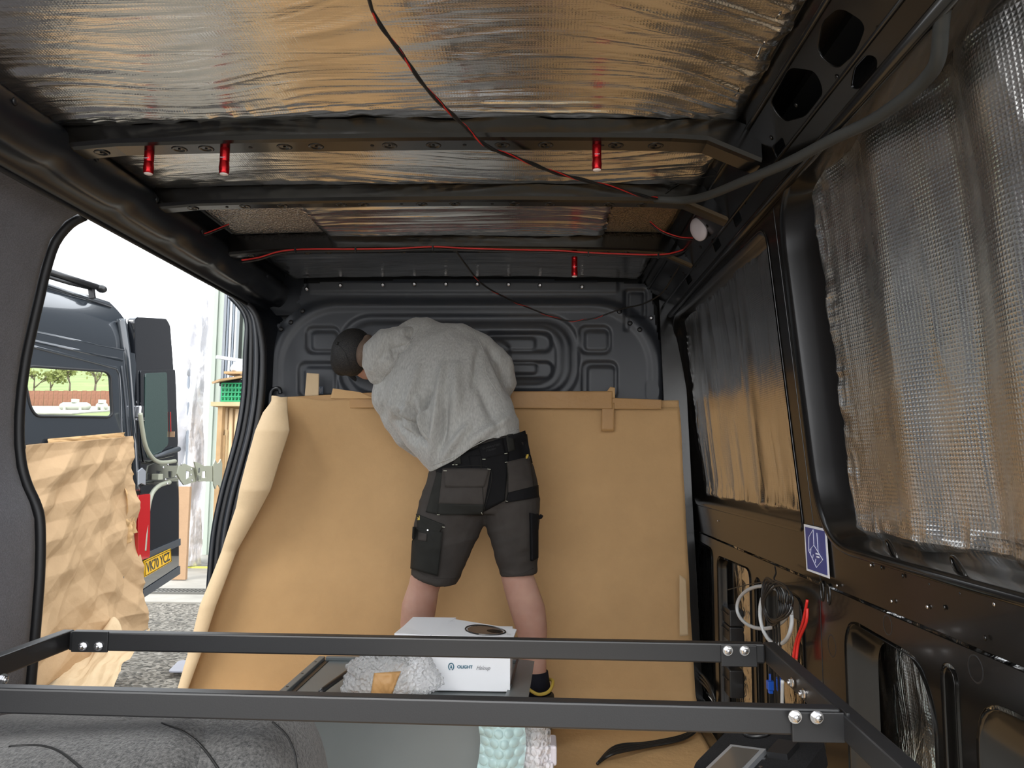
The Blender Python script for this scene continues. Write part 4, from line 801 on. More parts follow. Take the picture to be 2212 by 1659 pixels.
# clear plastic organiser case
pc=thing('organiser_case',(.03,2.2,0),'clear plastic organiser case with orange parts beside the grey unit','case')
cx0,cx1=P(1135,1600,2.1).x,P(1196,1600,2.1).x
mk('case_body',*boxg(((cx0+cx1)/2,2.10,.125),(cx1-cx0,.08,.22),None,.006),M['clear'],pc); mk('case_lid',*boxg(((cx0+cx1)/2,2.10,.258),(cx1-cx0+.015,.09,.05),None,.006),M['offwhite'],pc)
mk('case_latch',*boxg((cx1-.012,2.05,.225),(.02,.012,.04),None,.003),M['offwhite'],pc); mk('case_side_rib',*boxg((cx1-.004,2.05,.12),(.006,.012,.2),None,.001),M['white'],pc)
for k in range(5): mk('orange_part',*boxg(((cx0+cx1)/2+.004,2.055,.195-.028*k),(.045-.004*(k%2),.02,.014),Matrix.Rotation(R(8-3*k),3,'Y'),.004),M['orange'],pc)
# felt roll in the near left corner
fr=thing('felt_roll',(-.8,1.2,0),'thick grey felt roll in the near left corner under the bed frame','roll')
def rollgeo(x0,x1,yc,zc,r0,r1,n=72,m=64,endr=.10,tl=0):
    V=[];Fs=[]
    for i in range(n+1):
        t=i/n; x=x0+(x1-x0)*t; e=min(1,(x1-x)/endr); f=(1-(1-e)**2)**.5 if e<1 else 1; r=(r0+(r1-r0)*t)*(.02+.98*f)
        for k in range(m): a=2*PI*k/m; rr=r*(1+.02*math.sin(3*a+x*5)); V.append(Vector((x,yc+tl*t+rr*math.cos(a),zc+rr*math.sin(a))))
    for i in range(n):
        for k in range(m): Fs.append((i*m+k,i*m+(k+1)%m,(i+1)*m+(k+1)%m,(i+1)*m+k))
    Fs.append(tuple(n*m+k for k in range(m))); Fs.append(tuple(range(m))[::-1]); return V,Fs
mk('felt_layer',*rollgeo(-1.03,-.40,1.47,.285,.235,.262,endr=.10),M['felt'],fr,True)
mk('felt_layer',*rollgeo(-1.05,-.50,1.40,.286,.220,.264,endr=.14,tl=.02),M['felt'],fr,True)
mk('felt_layer',*rollgeo(-1.06,-.70,1.20,.262,.205,.245,endr=.16),M['felt'],fr,True)
FRT=bvh(*[c for c in bpy.data.objects if c.parent==fr])
for q in [[(350,1562),(400,1583),(440,1617),(478,1670)],[(588,1560),(618,1588),(636,1626),(642,1670)],[(20,1613),(80,1610),(130,1624),(185,1668)]]: seam('felt_seam',q,FRT,.0022,M['deep'],fr,.0008)
# ------------------------------------------------------------ cables, torches, light disc
def tagt(name,pts,r,mat,label,cat='cable',n=8,s=8,group=None): return setp(tube(name,pts,r,mat,None,n,s),label,cat,group)
cpx=[(770,-70,1.02),(795,-10,1.13),(812,40,1.20),(860,105,1.29),(905,170,1.38),(960,232,1.48),(1000,268,1.58),(1045,312,1.66),(1100,335,1.74),(1170,362,1.84),(1230,382,1.92),(1300,398,1.98),(1385,423,2.05),(1420,428,2.08)]
cc=thing('twisted_cable',tuple(P(1000,268,1.58)),'twisted black and red cable crossing the roof down from the top edge','cable')
base=spl([P(*q) for q in cpx],24)
for ph,m_,r_ in [(0,'blackwire',.0032),(PI,'redwire',.0017),(PI*.7,'blackwire',.0026)]:
    pts=[]
    for i,p in enumerate(base): a=i*.16+ph; pts.append(p+Vector((0,math.cos(a)*.0028,math.sin(a)*.0028)))
    mk('strand',*tubeg(pts,r_,6),M[m_],cc,True)
cq=[P(2040,-20,1.02),P(2033,60,1.06),P(2025,130,1.10),P(2000,170,1.15),P(1950,215,1.22),P(1880,262,1.32),P(1800,300,1.42),P(1700,352,1.58),P(1600,394,1.78),P(1530,422,1.95),P(1480,432,2.05),P(1415,430,2.10)]
cb=spl(cq,40); rr=[.0105+.0009*math.cos(i*PI) for i in range(len(cb))]
cd=mk('conduit',*tubeg(cb,rr,12),M['conduit'],None,True); setp(cd,'grey corrugated conduit sweeping along the right wall to the second rib','conduit')
tagt('thin_wire',[P(1440,412,2.1),P(1480,392,2.1),P(1540,380,2.0),P(1590,380,1.95),P(1612,386,1.95)],.0013,M['blackwire'],'thin black wire arching above the conduit near the second rib')
rc=thing('twin_cable',tuple(P(1000,535,2.6)),'red and black twin cable clipped along the third roof rib','cable')
rp=[(522,562),(560,556),(600,544),(640,539),(700,538),(770,538),(850,537),(935,533),(1000,536),(1100,539),(1200,541),(1260,545),(1330,548),(1420,550),(1465,543),(1500,527)]
for dz,m_ in ((0,'redwire'),(5,'blackwire')): mk('strand',*tubeg(spl([P(x,y+dz,2.60) for x,y in rp],8),.0030,8),M[m_],rc,True)
for x,y in [(638,541),(768,540),(935,536),(1271,549),(1422,553)]: mk('cable_tie',*boxg(P(x,y,2.597),(.005,.012,.018),None,.001),M['blackplastic'],rc)
for k,(pts,lab) in enumerate([([(1404,478),(1420,492),(1440,503),(1470,512),(1497,514)],'short red and black lead hanging from the right embossed patch'),([(440,505),(455,500),(475,492),(495,484)],'short red and black lead at the left embossed patch')]):
    t=thing('twin_cable',tuple(P(pts[0][0],pts[0][1],2.4)),lab,'cable')
    for dz,m_ in ((0,'redwire'),(4,'blackwire')): mk('strand',*tubeg(spl([P(x,y+dz,2.42) for x,y in pts],8),.0022,6),M[m_],t,True)
hc=thing('hanging_cable',tuple(P(1200,680,3.1)),'thin black and red cable drooping in front of the bulkhead','cable')
hp=[(985,542,2.58),(1005,570,2.66),(1040,612,2.8),(1090,642,2.95),(1150,668,3.05),(1220,692,3.1),(1280,688,3.1),(1340,668,3.05),(1390,656,2.95),(1430,632,2.85),(1458,590,2.72),(1480,555,2.62),(1495,532,2.58)]
b2=spl([P(*q) for q in hp],14); mk('strand',*tubeg(b2,.0032,6),M['blackwire'],hc,True); mk('strand',*tubeg([p+Vector((0,-.003*math.cos(i*.5),.003*math.sin(i*.5))) for i,p in enumerate(b2[14:90])],.0012,6),M['redwire'],hc,True)
def torch(x,y0,y1,Y,r,lab):
    a=P(x,y0,Y);b=P(x,y1,Y); h=a.z-b.z; b.x=a.x; t=thing('magnetic_torch',tuple(b),lab,'torch','red torches hanging from the roof ribs')
    mk('torch_body',*cylg(a,(0,0,-1),r,h,20,[(r*.95,0),(r,.002),(r,h*.12),(r*.97,h*.13),(r*.97,h*.15),(r,h*.16),(r,h*.60),(r*.97,h*.61),(r*.97,h*.635),(r,h*.645),(r*1.04,h*.75),(r*1.08,h*.78),(r*1.08,h*.86),(r*1.02,h*.90),(r,h*.985),(r*.92,h)]),M['red'],t,True)
    mk('torch_lens',*cylg(Vector(a)-Vector((0,0,h)),(0,0,-1),r*.8,.002,20,[(r*.92,-.001),(r*.85,.0015),(r*.4,.003)]),M['lens'],t,True)
    mk('etched_mark',*textg('OLIGHT',.0032,lambda X,Y_,Z:Vector((a.x+X,a.y-r*1.0-.0007+Z,a.z-h*.55+Y_))),M['whitemark'],t)
torch(324,309,375,1.74,.0112,'red torch hanging leftmost from the first roof rib'); torch(487,305,376,1.735,.0112,'second red torch from the left on the first roof rib')
torch(1289,300,367,1.735,.0108,'red torch hanging alone on the right of the first roof rib'); torch(1241,555,597,2.65,.0105,'small red torch hanging from the third rib above the bulkhead')
dc=P(1511,495,2.33); dl=thing('dome_light',tuple(dc),'round white dome lamp on the right end of the roof frame','lamp')
ax_=Vector((-.80,-.35,-.35)); mk('lamp_base',*cylg(dc-ax_.normalized()*.008,ax_,.03,.02,28,[(.036,0),(.036,.010)]),M['blackplastic'],dl,True); mk('lamp_cover',*cylg(dc,ax_,.03,.02,28,[(.0365,0),(.0365,.006),(.032,.010),(.018,.0125),(.004,.013)]),M['offwhite'],dl,True)
# looped cables on the right wall
def loopc(name,cx,cy,rx,ry,X,r,mat,label,rot=0,turns=1,jit=0,par=None):
    pts=[]
    for i in range(int(22*turns)+1):
        a=2*PI*i/22; k=1+jit*math.sin(i*1.3); x=rx*k*math.cos(a);y=ry*k*math.sin(a); pts.append(PX(cx+x*math.cos(rot)-y*math.sin(rot),cy+x*math.sin(rot)+y*math.cos(rot),X-.004*math.sin(i*.7)))
    o=mk(name,*tubeg(spl(pts,3),r,8),mat,par,True)
    if label: setp(o,label,'cable')
    return o
gc=thing('cable_coil',tuple(PX(1660,1320,.61)),'pale grey cable looped wide in front of the foil opening','cable')
for (cx,cy,rx,ry,rot) in [(1648,1312,56,46,0),(1676,1330,34,62,-.1)]: loopc('loop',cx,cy,rx,ry,.612,.0052,M['greywire'],None,rot,1.02,0,gc)
bc=thing('cable_coil',tuple(PX(1672,1300,.60)),'black cable bundle hung in tight loops on the right wall','cable')
for k in range(7): loopc('loop',1672+3*k-8,1302+rnd.uniform(-4,4),18+2*k,50-2*k,.600-.002*k,.0026,M['blackwire'],None,.05*k-.12,1.02,.03,bc)
mk('hook_wire',*tubeg(spl([PX(1674,1224,.62),PX(1676,1238,.61),PX(1672,1250,.60),PX(1680,1262,.60)],5),.002,6),M['blackwire'],bc,True)
mk('tail_wire',*tubeg(spl([PX(1572,1274,.61),PX(1620,1262,.61),PX(1672,1254,.60)],5),.0015,6),M['blackwire'],bc,True)
for k in range(3): mk('tail_wire',*tubeg(spl([PX(1670+6*k,1340,.60),PX(1672+7*k,1400,.61),PX(1676+9*k,1520,.63),PX(1690+10*k,1660,.66)],6),.0028,6),M['blackwire'],bc,True)
rw=thing('red_leads',tuple(PX(1730,1370,.63)),'pair of thick red leads slanting down beside the cable coils','cable')
for dx in (0,9): mk('lead',*tubeg(spl([PX(1744,1296+dx*2,.632),PX(1734+dx*.8,1345,.628),PX(1720+dx*.6,1385,.625),PX(1713+dx*.8,1424,.62)],6),.0036,8),M['redwire'],rw,True)
jb=mk('junction_box',*boxg(PX(1722,1310,.66)+Vector((.02,0,0)),(.05,.075,.07),None,.008),M['navyblk']); setp(jb,'black plastic junction box behind the red leads on the right wall','box')
gt=tagt('grey_cable',[PX(1640,1612,.62),PX(1655,1616,.62),PX(1668,1622,.63)],.0042,M['greywire'],'short white cable end near the lower right floor'); 
tagt('grey_cable',[PX(1690,1470,.60),PX(1689,1540,.61),PX(1686,1600,.62),PX(1680,1680,.63)],.0045,M['greywire'],'pale grey cable hanging straight below the near cross rail')
mo=thing('relay_module',tuple(PX(1590,1390,.68)),'black slotted relay modules stacked in the lower wall opening','module')
for (y0,y1) in [(1312,1345),(1348,1378),(1440,1495)]:
    c=PX(1582,(y0+y1)/2,.685); mk('module_block',*boxg(c,(.05,.13,(y1-y0)*c.y/F),None,.004),M['blackplastic'],mo); mk('module_edge',*beamg(c+Vector((-.028,-.05,.01)),c+Vector((-.028,.05,.01)),.003,.003,bev=0),M['blackplastic'],mo)
for k,(x,y) in enumerate([(1664,1480),(1682,1474)]):
    c=PX(x,y,.64); setp(mk('terminal_block',*join([boxg(c,(.018,.022,.024),None,.002),boxg(c+Vector((0,0,-.016)),(.012,.014,.012),None,.002),tubeg([c+Vector((0,0,.01)),c+Vector((0,0,.03))],.003,6)]),M['bluecap']),['blue cable terminal nearer the front between the rails','blue cable terminal nearer the camera between the rails'][k],'terminal')
# black cable bundle on the floor at right, cable running at left of wall
fb=thing('floor_cable_bundle',(.4,1.9,.02),'black cable bundle lying on brown paper at the lower right','cable')
for k in range(4): mk('strand',*tubeg(spl([PZ(1290+4*k,1650-3*k,.02),PZ(1330,1612+5*k,.04),PZ(1400,1604+3*k,.03),PZ(1470,1590+3*k,.03),PZ(1505,1572+2*k,.04),PZ(1520+2*k,1550,.05),PZ(1518+3*k,1500,.06)],8),.0048,8),M['blackwire'],fb,True)
for k in range(3): tagt('black_hose',[PX(1482,1440+9*k,.66),PX(1510,1452+9*k,.64),PX(1532,1478+7*k,.63),PX(1545,1512+6*k,.64)],.0055,M['blackwire'],['upper','middle','lower'][k]+' of three black hoses curving behind the paper edge','hose')
# felt faced switch panel
dp=thing('switch_panel',tuple(PZ(1600,1640,.06)),'black felt-covered switch panel with screen at the lower right','panel')
def dpm(u,v,h=0): # panel surface frame
    o=P(1500,1650,1.62); ux=(P(1590,1568,1.80)-o); vx=(P(1700,1680,1.50)-o); nn=ux.cross(vx).normalized(); nn=nn if nn.z>0 else -nn; return o+ux*u+vx*v+nn*h
mk('panel_body',*plateg(rpoly([(-.05,0),(1.08,-.05),(1.12,.35),(.9,1.1),(-.6,1.1),(-.45,.3)],.16),[],.04,0,lambda a,b,c:dpm(a,b,c-.02)),M['blackfelt'],dp)
def dbox(name,u0,u1,v0,v1,h,m_): 
    vs=[dpm(u,v,hh) for hh in (0,h) for u,v in ((u0,v0),(u1,v0),(u1,v1),(u0,v1))]; mk(name,vs,[(3,2,1,0),(4,5,6,7),(0,1,5,4),(1,2,6,5),(2,3,7,6),(3,0,4,7)],M[m_],dp)
dbox('screen_bezel',-.30,.42,.22,.62,.010,'steel'); dbox('screen',-.24,.36,.27,.57,.0115,'screen'); dbox('rocker_switch',.34,.66,.66,.88,.012,'blackplastic')
mk('round_cap',*cylg(dpm(.86,.32,0),dpm(0,0,1)-dpm(0,0,0),.032,.012,24,[(.030,0),(.030,.006),(.026,.008),(.022,.005),(.001,.005)]),M['blackplastic'],dp,True)
for q in [(.30,.64),(.12,.68)]: mk('screw',*cylg(dpm(*q,0),dpm(0,0,1)-dpm(0,0,0),.004,.002,8),M['zinc'],dp)
# ------------------------------------------------------------ outside: yard
GR=-.6
def flat(name,pts,z,th,mat,kind='structure'): 
    n=len(pts); vs=[Vector((a,b,z)) for a,b in pts]+[Vector((a,b,z-th)) for a,b in pts]; o=mk(name,vs,[tuple(range(n)),tuple(range(2*n-1,n-1,-1))]+[(i,(i+1)%n,(i+1)%n+n,i+n) for i in range(n)],mat,fix=True); o['kind']=kind; return o
def gfn(u,v): x=-16+24*u; y=-10+18.85*v; return st(x,y,GR+.03*(fbm(x*1.5,y*1.5,3,3)-.5))
g_=sheet('ground',200,200,gfn,M['gravel']); g_['kind']='structure'
flat('trim_4',[(-16,8.8),(8,8.8),(8,16),(-16,16)],GR+.02,.3,M['concrete'])
def gpt(x,y,z=GR): return PZ(x,y,z)
dr=thing('drain_grate',(-5,9.4,GR),'long slotted drain grate set in the concrete apron outside','grate')
a_=gpt(300,1281,GR+.03); yy=9.45
mk('grate_frame',*join([boxg((-5.2,yy-.13,GR+.03),(6,.03,.03)),boxg((-5.2,yy+.13,GR+.03),(6,.03,.03))]),M['grate'],dr)
sb=mk('grate_bars',*join([boxg((-8.1+.05*i,yy,GR+.028),(.022,.24,.02)) for i in range(118)]),M['grate'],dr); sb['kind']='stuff'
mk('grate_pit',*boxg((-5.2,yy,GR+.022),(6,.25,.006)),M['deep'],dr)
yl_=mk('trim_5',*boxg((P(435,1223,11.6).x,11.6,GR+.03),(1.2,.06,.02)),simple('yellow_line',(.75,.72,.12),.6)); yl_['kind']='structure'
ms=mk('blue_mat',*plateg(rpoly([(p.x,p.y) for p in (gpt(362,1462),gpt(385,1438),gpt(430,1436),gpt(430,1462))],.04),[],.012,.003,lambda x,y,z:Vector((x,y,GR+.035+z))),simple('blue_grey_mat',(.30,.31,.36),.35)); setp(ms,'small blue-grey rounded mat lying on the gravel','mat')
# ---- building
gb2=thing('garage_building',(P(440,1225,12).x,12,GR),'pale industrial unit with open sheeted doorway behind the other van','building')
def pb(name,x0,x1,y0,y1,Y,th,mat,par,ytop=None):
    a=P(x0,y1,Y); b=P(x1,y1,Y); z1=P(x0,y0,Y).z if ytop is None else ytop; z0=min(a.z,GR+.02) if y1>=1215 else a.z
    return mk(name,*boxg(((a.x+b.x)/2,Y+th/2,(z0+z1)/2),(b.x-a.x,th,z1-z0)),mat,par)
pb('white_cladding',368,399,300,1225,12.0,.3,M['wallwhite'],gb2,7.0); pb('edge_strip',398,402,300,1225,11.95,.1,M['pipe'],gb2,7.0)
tp=[(405,640),(406,900),(407,1100),(408,1222)]; mk('downpipe',*tubeg([P(x,y,11.7) for x,y in tp],.036,12),M['pipe'],gb2,True)
mk('pipe_joint',*tubeg([P(406,782,11.7),P(406,812,11.7)],.045,12),M['steel'],gb2,True); mk('pipe_joint',*tubeg([P(408,1140,11.7),P(408,1172,11.7)],.045,12),M['steel'],gb2,True)
for i,(x0,x1,m_) in enumerate([(458,464,'steel'),(466,470,'pipe'),(472,477,'wallwhite'),(479,482,'pipe'),(484,488,'wallwhite')]): pb('door_track',x0,x1,400,1225,12.05,.12,M[m_],gb2,7.0)
pb('steel_column',488,494,400,900,12.6,.2,M['steel'],gb2,7.0); pb('dark_column',494,506,400,900,12.8,.2,M['blackplastic'],gb2,7.0)
mk('corrugated_wall',*join([boxg((P(458,800,13.2).x+.075*i,13.25+.03*(i%2),3.2),(.076,.04,7.6)) for i in range(20)]),M['cladding'],gb2)['kind']='stuff'
mk('dark_back_wall',*boxg((P(500,900,13.6).x+7.0,13.6,3.2),(12,.05,7.6)),M['blackplastic'],gb2)  # black colour stands in for the unlit interior mirrored in the van door
def silver(u,v):
    A=P(410,500,11.75);B=P(464,500,11.75); Z0=GR+.05; z=4.6+(Z0-4.6)*v; x=A.x+(B.x-A.x)*u*(1+.10*np.sin(v*7+1)*v)+.02*v; y=11.75-.12*np.sin(u*9+2*v)*.6-.12*ridge(u*4+v*3,v*9,62)-.10*fbm(u*6,v*16,63)-.25*np.clip(v-.86,0,1)*ridge(u*5,v*30,64)
    return st(x,y,z)
setp(sheet('silver_sheet',90,300,silver,M['silver'],None,.004),'creased silver-white sheet hanging in the building doorway','sheet')
sh_=thing('timber_rack',tuple(Vector((P(485,1225,11).x,11,GR))),'open wooden rack of timber offcuts beside the silver sheet','rack')
pb('side_post',455,465,868,1225,11.0,.5,M['wood'],sh_); pb('top_board',455,560,868,877,10.95,.6,M['woodl'],sh_); pb('rack_back',466,560,877,1225,11.6,.03,M['wood'],sh_)
for i,(x0,x1,y0,m_) in enumerate([(466,473,940,'wood'),(472,478,928,'woodl'),(477,482,950,'woodl'),(483,494,880,'cardboard'),(486,498,945,'wood'),(495,505,882,'cardboard'),(500,514,950,'woodl'),(508,522,884,'cardboard')]):
    if m_=='cardboard': a=P((x0+x1)/2,y0,11.15); setp(mk('cardboard_tube',*tubeg([a,Vector((a.x,a.y,GR+.03))],(x1-x0)/2*11.15/F,14),M['paper_light'],None,True),['left tall cardboard tube in the timber rack','middle tall cardboard tube in the timber rack','right tall cardboard tube in the timber rack'][[3,5,7].index(i)],'tube',group='tubes in the timber rack')
    else: setp(pb('timber_board',x0,x1,y0,1225,11.05+.03*i,.03,M[m_],None),{0:'dark rough board leaning leftmost in the timber rack',1:'pale narrow board second from the rack side',2:'thin pale batten third from the rack side',4:'brown board in front of the left cardboard tube',6:'pale wide board at the right of the rack'}[i],'board',group='boards in the timber rack')
cr=thing('green_crate',tuple(P(505,869,11)),'bright green plastic crate with lattice sides on the timber rack','crate')
c0,c1=P(479,868,11.1),P(540,828,11.1)
w_=c1.x-c0.x; h_=c1.z-c0.z
for r_ in range(5): mk('crate_rail',*boxg((c0.x+w_/2,11.08,c0.z+h_*(.04+.235*r_)),(w_,.02,.022)),M['crate'],cr)
for k in range(9): mk('crate_rib',*boxg((c0.x+w_*(k+.0)/8,11.085,c0.z+h_/2),(.018,.02,h_)),M['crate'],cr)
for k in range(16): mk('crate_diagonal',*beamg((c0.x+w_*(k%8)/8,11.09,c0.z+h_*(.05+.47*(k//8))),(c0.x+w_*(k%8+1)/8,11.09,c0.z+h_*(.5+.47*(k//8))),.01,.012,bev=0),M['crate'],cr)
mk('crate_back',*boxg((c0.x+w_/2,11.3,c0.z+h_/2),(w_,.3,h_)),simple('green_crate_shaded',(0,.20,.07),.5),cr)  # darker crate green paints the shade inside the crate
setp(mk('plywood_board',*beamg(P(466,824,11.0),P(545,812,11.3),.5,.03,bev=0),M['wood']),'plywood board lying over the green crate','board'); setp(mk('plywood_board',*boxg(P(520,808,11.4),(.35,.4,.035)),M['wood']),'short board stacked under the white sack','board')
setp(mk('dark_tray',*boxg(P(508,824,11.35)+Vector((0,0,-.04)),(.32,.4,.10),None,.01),M['navyblk']),'dark blue tray between the crate and the boards','tray')
def sack():
    V,F_=ell(528,797,11.4,30,.2,14,5); return [v+Vector((0,0,.02*math.sin(v.x*30)+.015*math.sin(v.y*25))) for v in V],F_
setp(mk('white_sack',*sack(),M['white'],None,True),'white filled sack on top of the stacked boards','sack')
setp(mk('metal_bar',*beamg(P(467,771,11.2),P(540,782,11.5),.05,.05),M['steel']),'square metal bar projecting above the green crate','bar')
cbx=mk('flat_cardboard_box',*plateg([( -.12,0),(.09,0),(.09,1.24),(-.12,1.24)],[],.06,.002,lambda a,b,c:Vector((P(388,1255,10.4).x+a,10.4+c,GR+.03+b))),M['cardboard']); setp(cbx,'tall flattened cardboard box standing behind the open van door','box')
mk('unseen_garage_roof',*boxg((P(500,900,13).x+6,12.9,7.1),(12.5,2.0,.1)),M['blackplastic'],gb2)  # dark roof added out of view to darken the van door's reflection
mk('unseen_front_wall',*boxg((P(500,900,12).x+8.6,12.1,3.2),(8,.1,7.8)),M['blackplastic'],gb2)  # unseen black wall, added so the van door mirrors less sky
# ---- other van
C0=P(286,900,6.0); C0=Vector((C0.x,6.0,0)); U=Vector((-.10,-.995,0)).normalized(); NV=Vector((.995,-.10,0)).normalized()
def VS(x,y,off=0): return PP(x,y,C0+NV*off,NV)
def vt(x,y): p=VS(x,y); return ((p-C0).dot(U),p.z)
ov=thing('parked_van',tuple(C0+Vector((0,0,GR))),'dark slate panel van parked alongside with its rear door open','van')
def vf(off=0): return lambda a,b,c:C0+U*a+NV*(off+c)+Vector((0,0,b))
win=[vt(x,y) for x,y in [(46,800),(62,791),(225,802),(236,812),(240,895),(232,901),(75,899),(62,880)]]; win=rpoly(win,.05,4)
plate('side_panel',[(.0,-.15),(5.2,-.15),(5.2,1.86),(.0,1.86)],[win],.02,.002,vf(),M['vanpaint'],ov)
FN=1.75
print('FARWIN',[round((PP(x,y,C0-NV*FN,NV)-C0).dot(U),2) for x,y in [(30,800),(60,800),(120,800),(236,800)]])
winb=[PP(x,y,C0-NV*FN,NV) for x,y in [(30,775),(237,780),(236,915),(20,915)]]; winb=[((p-C0).dot(U),p.z) for p in winb]
plate('far_side_panel',[(.0,-.15),(5.2,-.15),(5.2,1.86),(.0,1.86)],[],.02,.0,vf(-FN),M['vandark'],ov)
mk('window_glass',[vf(-.012)(a,b,0) for a,b in win],[tuple(range(len(win)))],M['glass'],ov)
mk('window_rubber',*tubeg([vf(.010)(a,b,0) for a,b in win]+[vf(.010)(*win[0],0)],.010,6,False),M['rubber'],ov,True)
def upper(u,v):
    t=5.2*u; z=1.85+.42*v; lean=.02+.17*v**2.2; z=np.where(v>.85,1.85+.42*v-.0,z); corner=.10*v**3
    base=np.array(C0); Uu=np.array(U);Nn=np.array(NV); tt=t+corner*(1-u)
    return base+tt[...,None]*Uu-lean[...,None]*Nn+np.stack([0*z,0*z,z],-1)
sheet('upper_side',40,24,upper,M['vanpaint'],ov)
def roofv(u,v): 
    t=5.2*u+.10*(1-u); l=.19+1.4*v; z=2.27+.05*np.sin(v*PI); return np.array(C0)+t[...,None]*np.array(U)-l[...,None]*np.array(NV)+np.stack([0*z,0*z,z],-1)
sheet('van_roof',10,14,roofv,M['vanpaint'],ov)
for (pa,pb_,r_) in [((62,715),(265,757),.012),((60,735),(262,778),.016),((90,612),(240,662),.012)]: 
    q=[VS(*pa,-.0),VS(*pb_,-.0)]; 
    if pa[1]<700: q=[VS(*pa,-.12),VS(*pb_,-.14)]
    mk('body_crease',*tubeg(q,r_,8),M['vanpaint'],ov,True)
mk('window_recess_frame',*tubeg(spl([VS(x,y,.005) for x,y in [(55,745),(230,790),(252,800),(258,830),(262,950),(268,1080),(275,1200)]],6),.014,8),M['vanpaint'],ov,True)
mk('rear_pillar',*join([tubeg(spl([VS(x,y,-.04 if y<760 else .0) for x,y in [(262,690),(272,760),(281,860),(287,960),(292,1060)]],6),.035,10)]),M['vanpaint'],ov,True)
for dx in (-8,8): mk('pillar_seam',*tubeg(spl([VS(x+dx,y,.015) for x,y in [(270,790),(279,870),(285,960),(288,1060)]],6),.008,6),M['vangrey'],ov,True)
def vpl(name,pts,r,off,th,mat): 
    return plate(name,rpoly([vt(x,y) for x,y in pts],r,4),[],th,.004,vf(off+th/2),mat,ov)
tl=vpl('tail_light',[(283,1070),(310,1066),(309,1204),(284,1212)],.02,.012,.05,M['taillight']); 
vpl('rear_bumper',[(286,1212),(303,1207),(302,1290),(292,1275)],.02,-.02,.03,M['vangrey']); vpl('bumper_reflector',[(293,1262),(301,1262),(301,1282),(293,1280)],.004,.012,.005,M['taillight'])
vpl('hinge_plate',[(288,1018),(298,1010),(306,1018),(305,1048),(296,1044),(288,1048)],.004,.03,.01,M['steel'])
mk('door_check',*boxg(VS(301,890,.05),(.05,.06,.10),None,.01),M['zinc'],ov); mk('door_check',*boxg(VS(302,905,.05),(.06,.05,.03),None,.005),M['zinc'],ov)
mk('rear_face',*boxg(C0-NV*.9+U*.05+Vector((0,0,.9)),(1.7,.02,2.1),Matrix.Rotation(math.atan2(-.1,.995),3,'Z')),M['vandark'],ov) if False else None
rk=thing('roof_rack',tuple(P(150,600,5.3)),'black roof rack bar with end cap on the parked van roof','rack')
mk('rack_bar',*tubeg([P(60,573,5.0),P(140,598,5.35),P(222,624,5.7)],.024,12),M['blackplastic'],rk,True); mk('rack_bar',*tubeg([P(60,585,5.0),P(150,612,5.4),P(200,624,5.65)],.014,8),M['blackplastic'],rk,True)
mk('end_cap',*ell(219,624,5.68,11,.05,9,0,8),M['blackplastic'],rk,True); mk('rack_foot',*beamg(P(197,622,5.62),P(200,645,5.62),.03,.04),M['blackplastic'],rk)
for wy in (0,): 
    for t in (1.0,4.3): c=C0+U*t-NV*.12+Vector((0,0,GR+.34)); wh=mk('wheel',*cylg(c,NV,.34,.2,32,[(.30,-.1),(.34,-.08),(.34,.08),(.30,.1),(.2,.09),(.18,.04),(.05,.05)]),M['rubber'],ov,True)
# open rear door (hinged part of the van)
DU=Vector((-.15,.99,0)).normalized(); DN=Vector((.99,.15,0)).normalized()
def DPt(x,y,off=0): return PP(x,y,C0+DN*off,DN)
def dt(x,y): p=DPt(x,y); return ((p-C0).dot(DU),p.z)
def df(off=0): return lambda a,b,c:C0+DU*a+DN*(off+c)+Vector((0,0,b))
def dpl(name,pts,r,off,th,mat,par,bev=.004): return plate(name,rpoly([dt(x,y) for x,y in pts],r,4),[],th,bev,df(off+th/2),mat,par)
door=dpl('rear_door',[(288,690),(294,684),(358,688),(366,702),(372,780),(377,860),(382,960),(385,1080),(385,1238),(305,1292),(303,1200),(300,1000),(292,820)],.03,-.05,.06,M['vandark'],ov,.012)
door['label']='open glossy black rear door of the van'
dpl('door_window',[(298,800),(374,798),(380,960),(372,985),(306,1000),(300,960)],.03,.012,.008,M['vandark'],door); dpl('glass_reflection',[(307,806),(354,804),(357,960),(340,978),(312,990),(305,960)],.03,.022,.004,M['glassreflect'],door)  # green pane paints the reflection and interior seen in the door glass
dpl('lower_trim',[(308,1195),(385,1163),(385,1178),(309,1212)],.005,.012,.012,M['vangrey'],door); dpl('bottom_trim',[(304,1275),(385,1222),(385,1240),(305,1292)],.005,.012,.008,M['vangrey'],door)
dpl('door_crease',[(300,1040),(384,1030),(384,1036),(300,1047)],.002,.012,.006,M['vandark'],door)
wp=mk('wiper',*tubeg([DPt(334,987,.05),DPt(360,978,.05),DPt(385,970,.05)],[.012,.022,.026],8),M['vangrey'],door,True); 
mk('cable_tag',*boxg(DPt(370,938,.03),(.06,.01,.05)),M['cardboard'],door); mk('tag_string',*tubeg([DPt(368,890,.03),DPt(369,932,.03)],.004,5),M['redwire'],door)
npl=thing('number_plate',(0,0,0),None,None); npl.parent=ov; npl.location=-wl(ov); 
WL[npl.name]=Vector((0,0,0))
pa,pb2,pc_,pd=DPt(309,1212,.035),DPt(367,1185,.035),DPt(369,1213,.035),DPt(311,1247,.035)
def npf(u,v,o=0): return (pd*(1-u)+pc_*u)*(1-v)+(pa*(1-u)+pb2*u)*v+DN*o
bpy.data.objects.remove(npl)
vs=[npf(0,0),npf(1,0),npf(1,1),npf(0,1),npf(0,0,.008),npf(1,0,.008),npf(1,1,.008),npf(0,1,.008)]; npo=mk('number_plate',vs,[(0,3,2,1),(4,5,6,7),(0,1,5,4),(1,2,6,5),(2,3,7,6),(3,0,4,7)],M['plate'],ov)
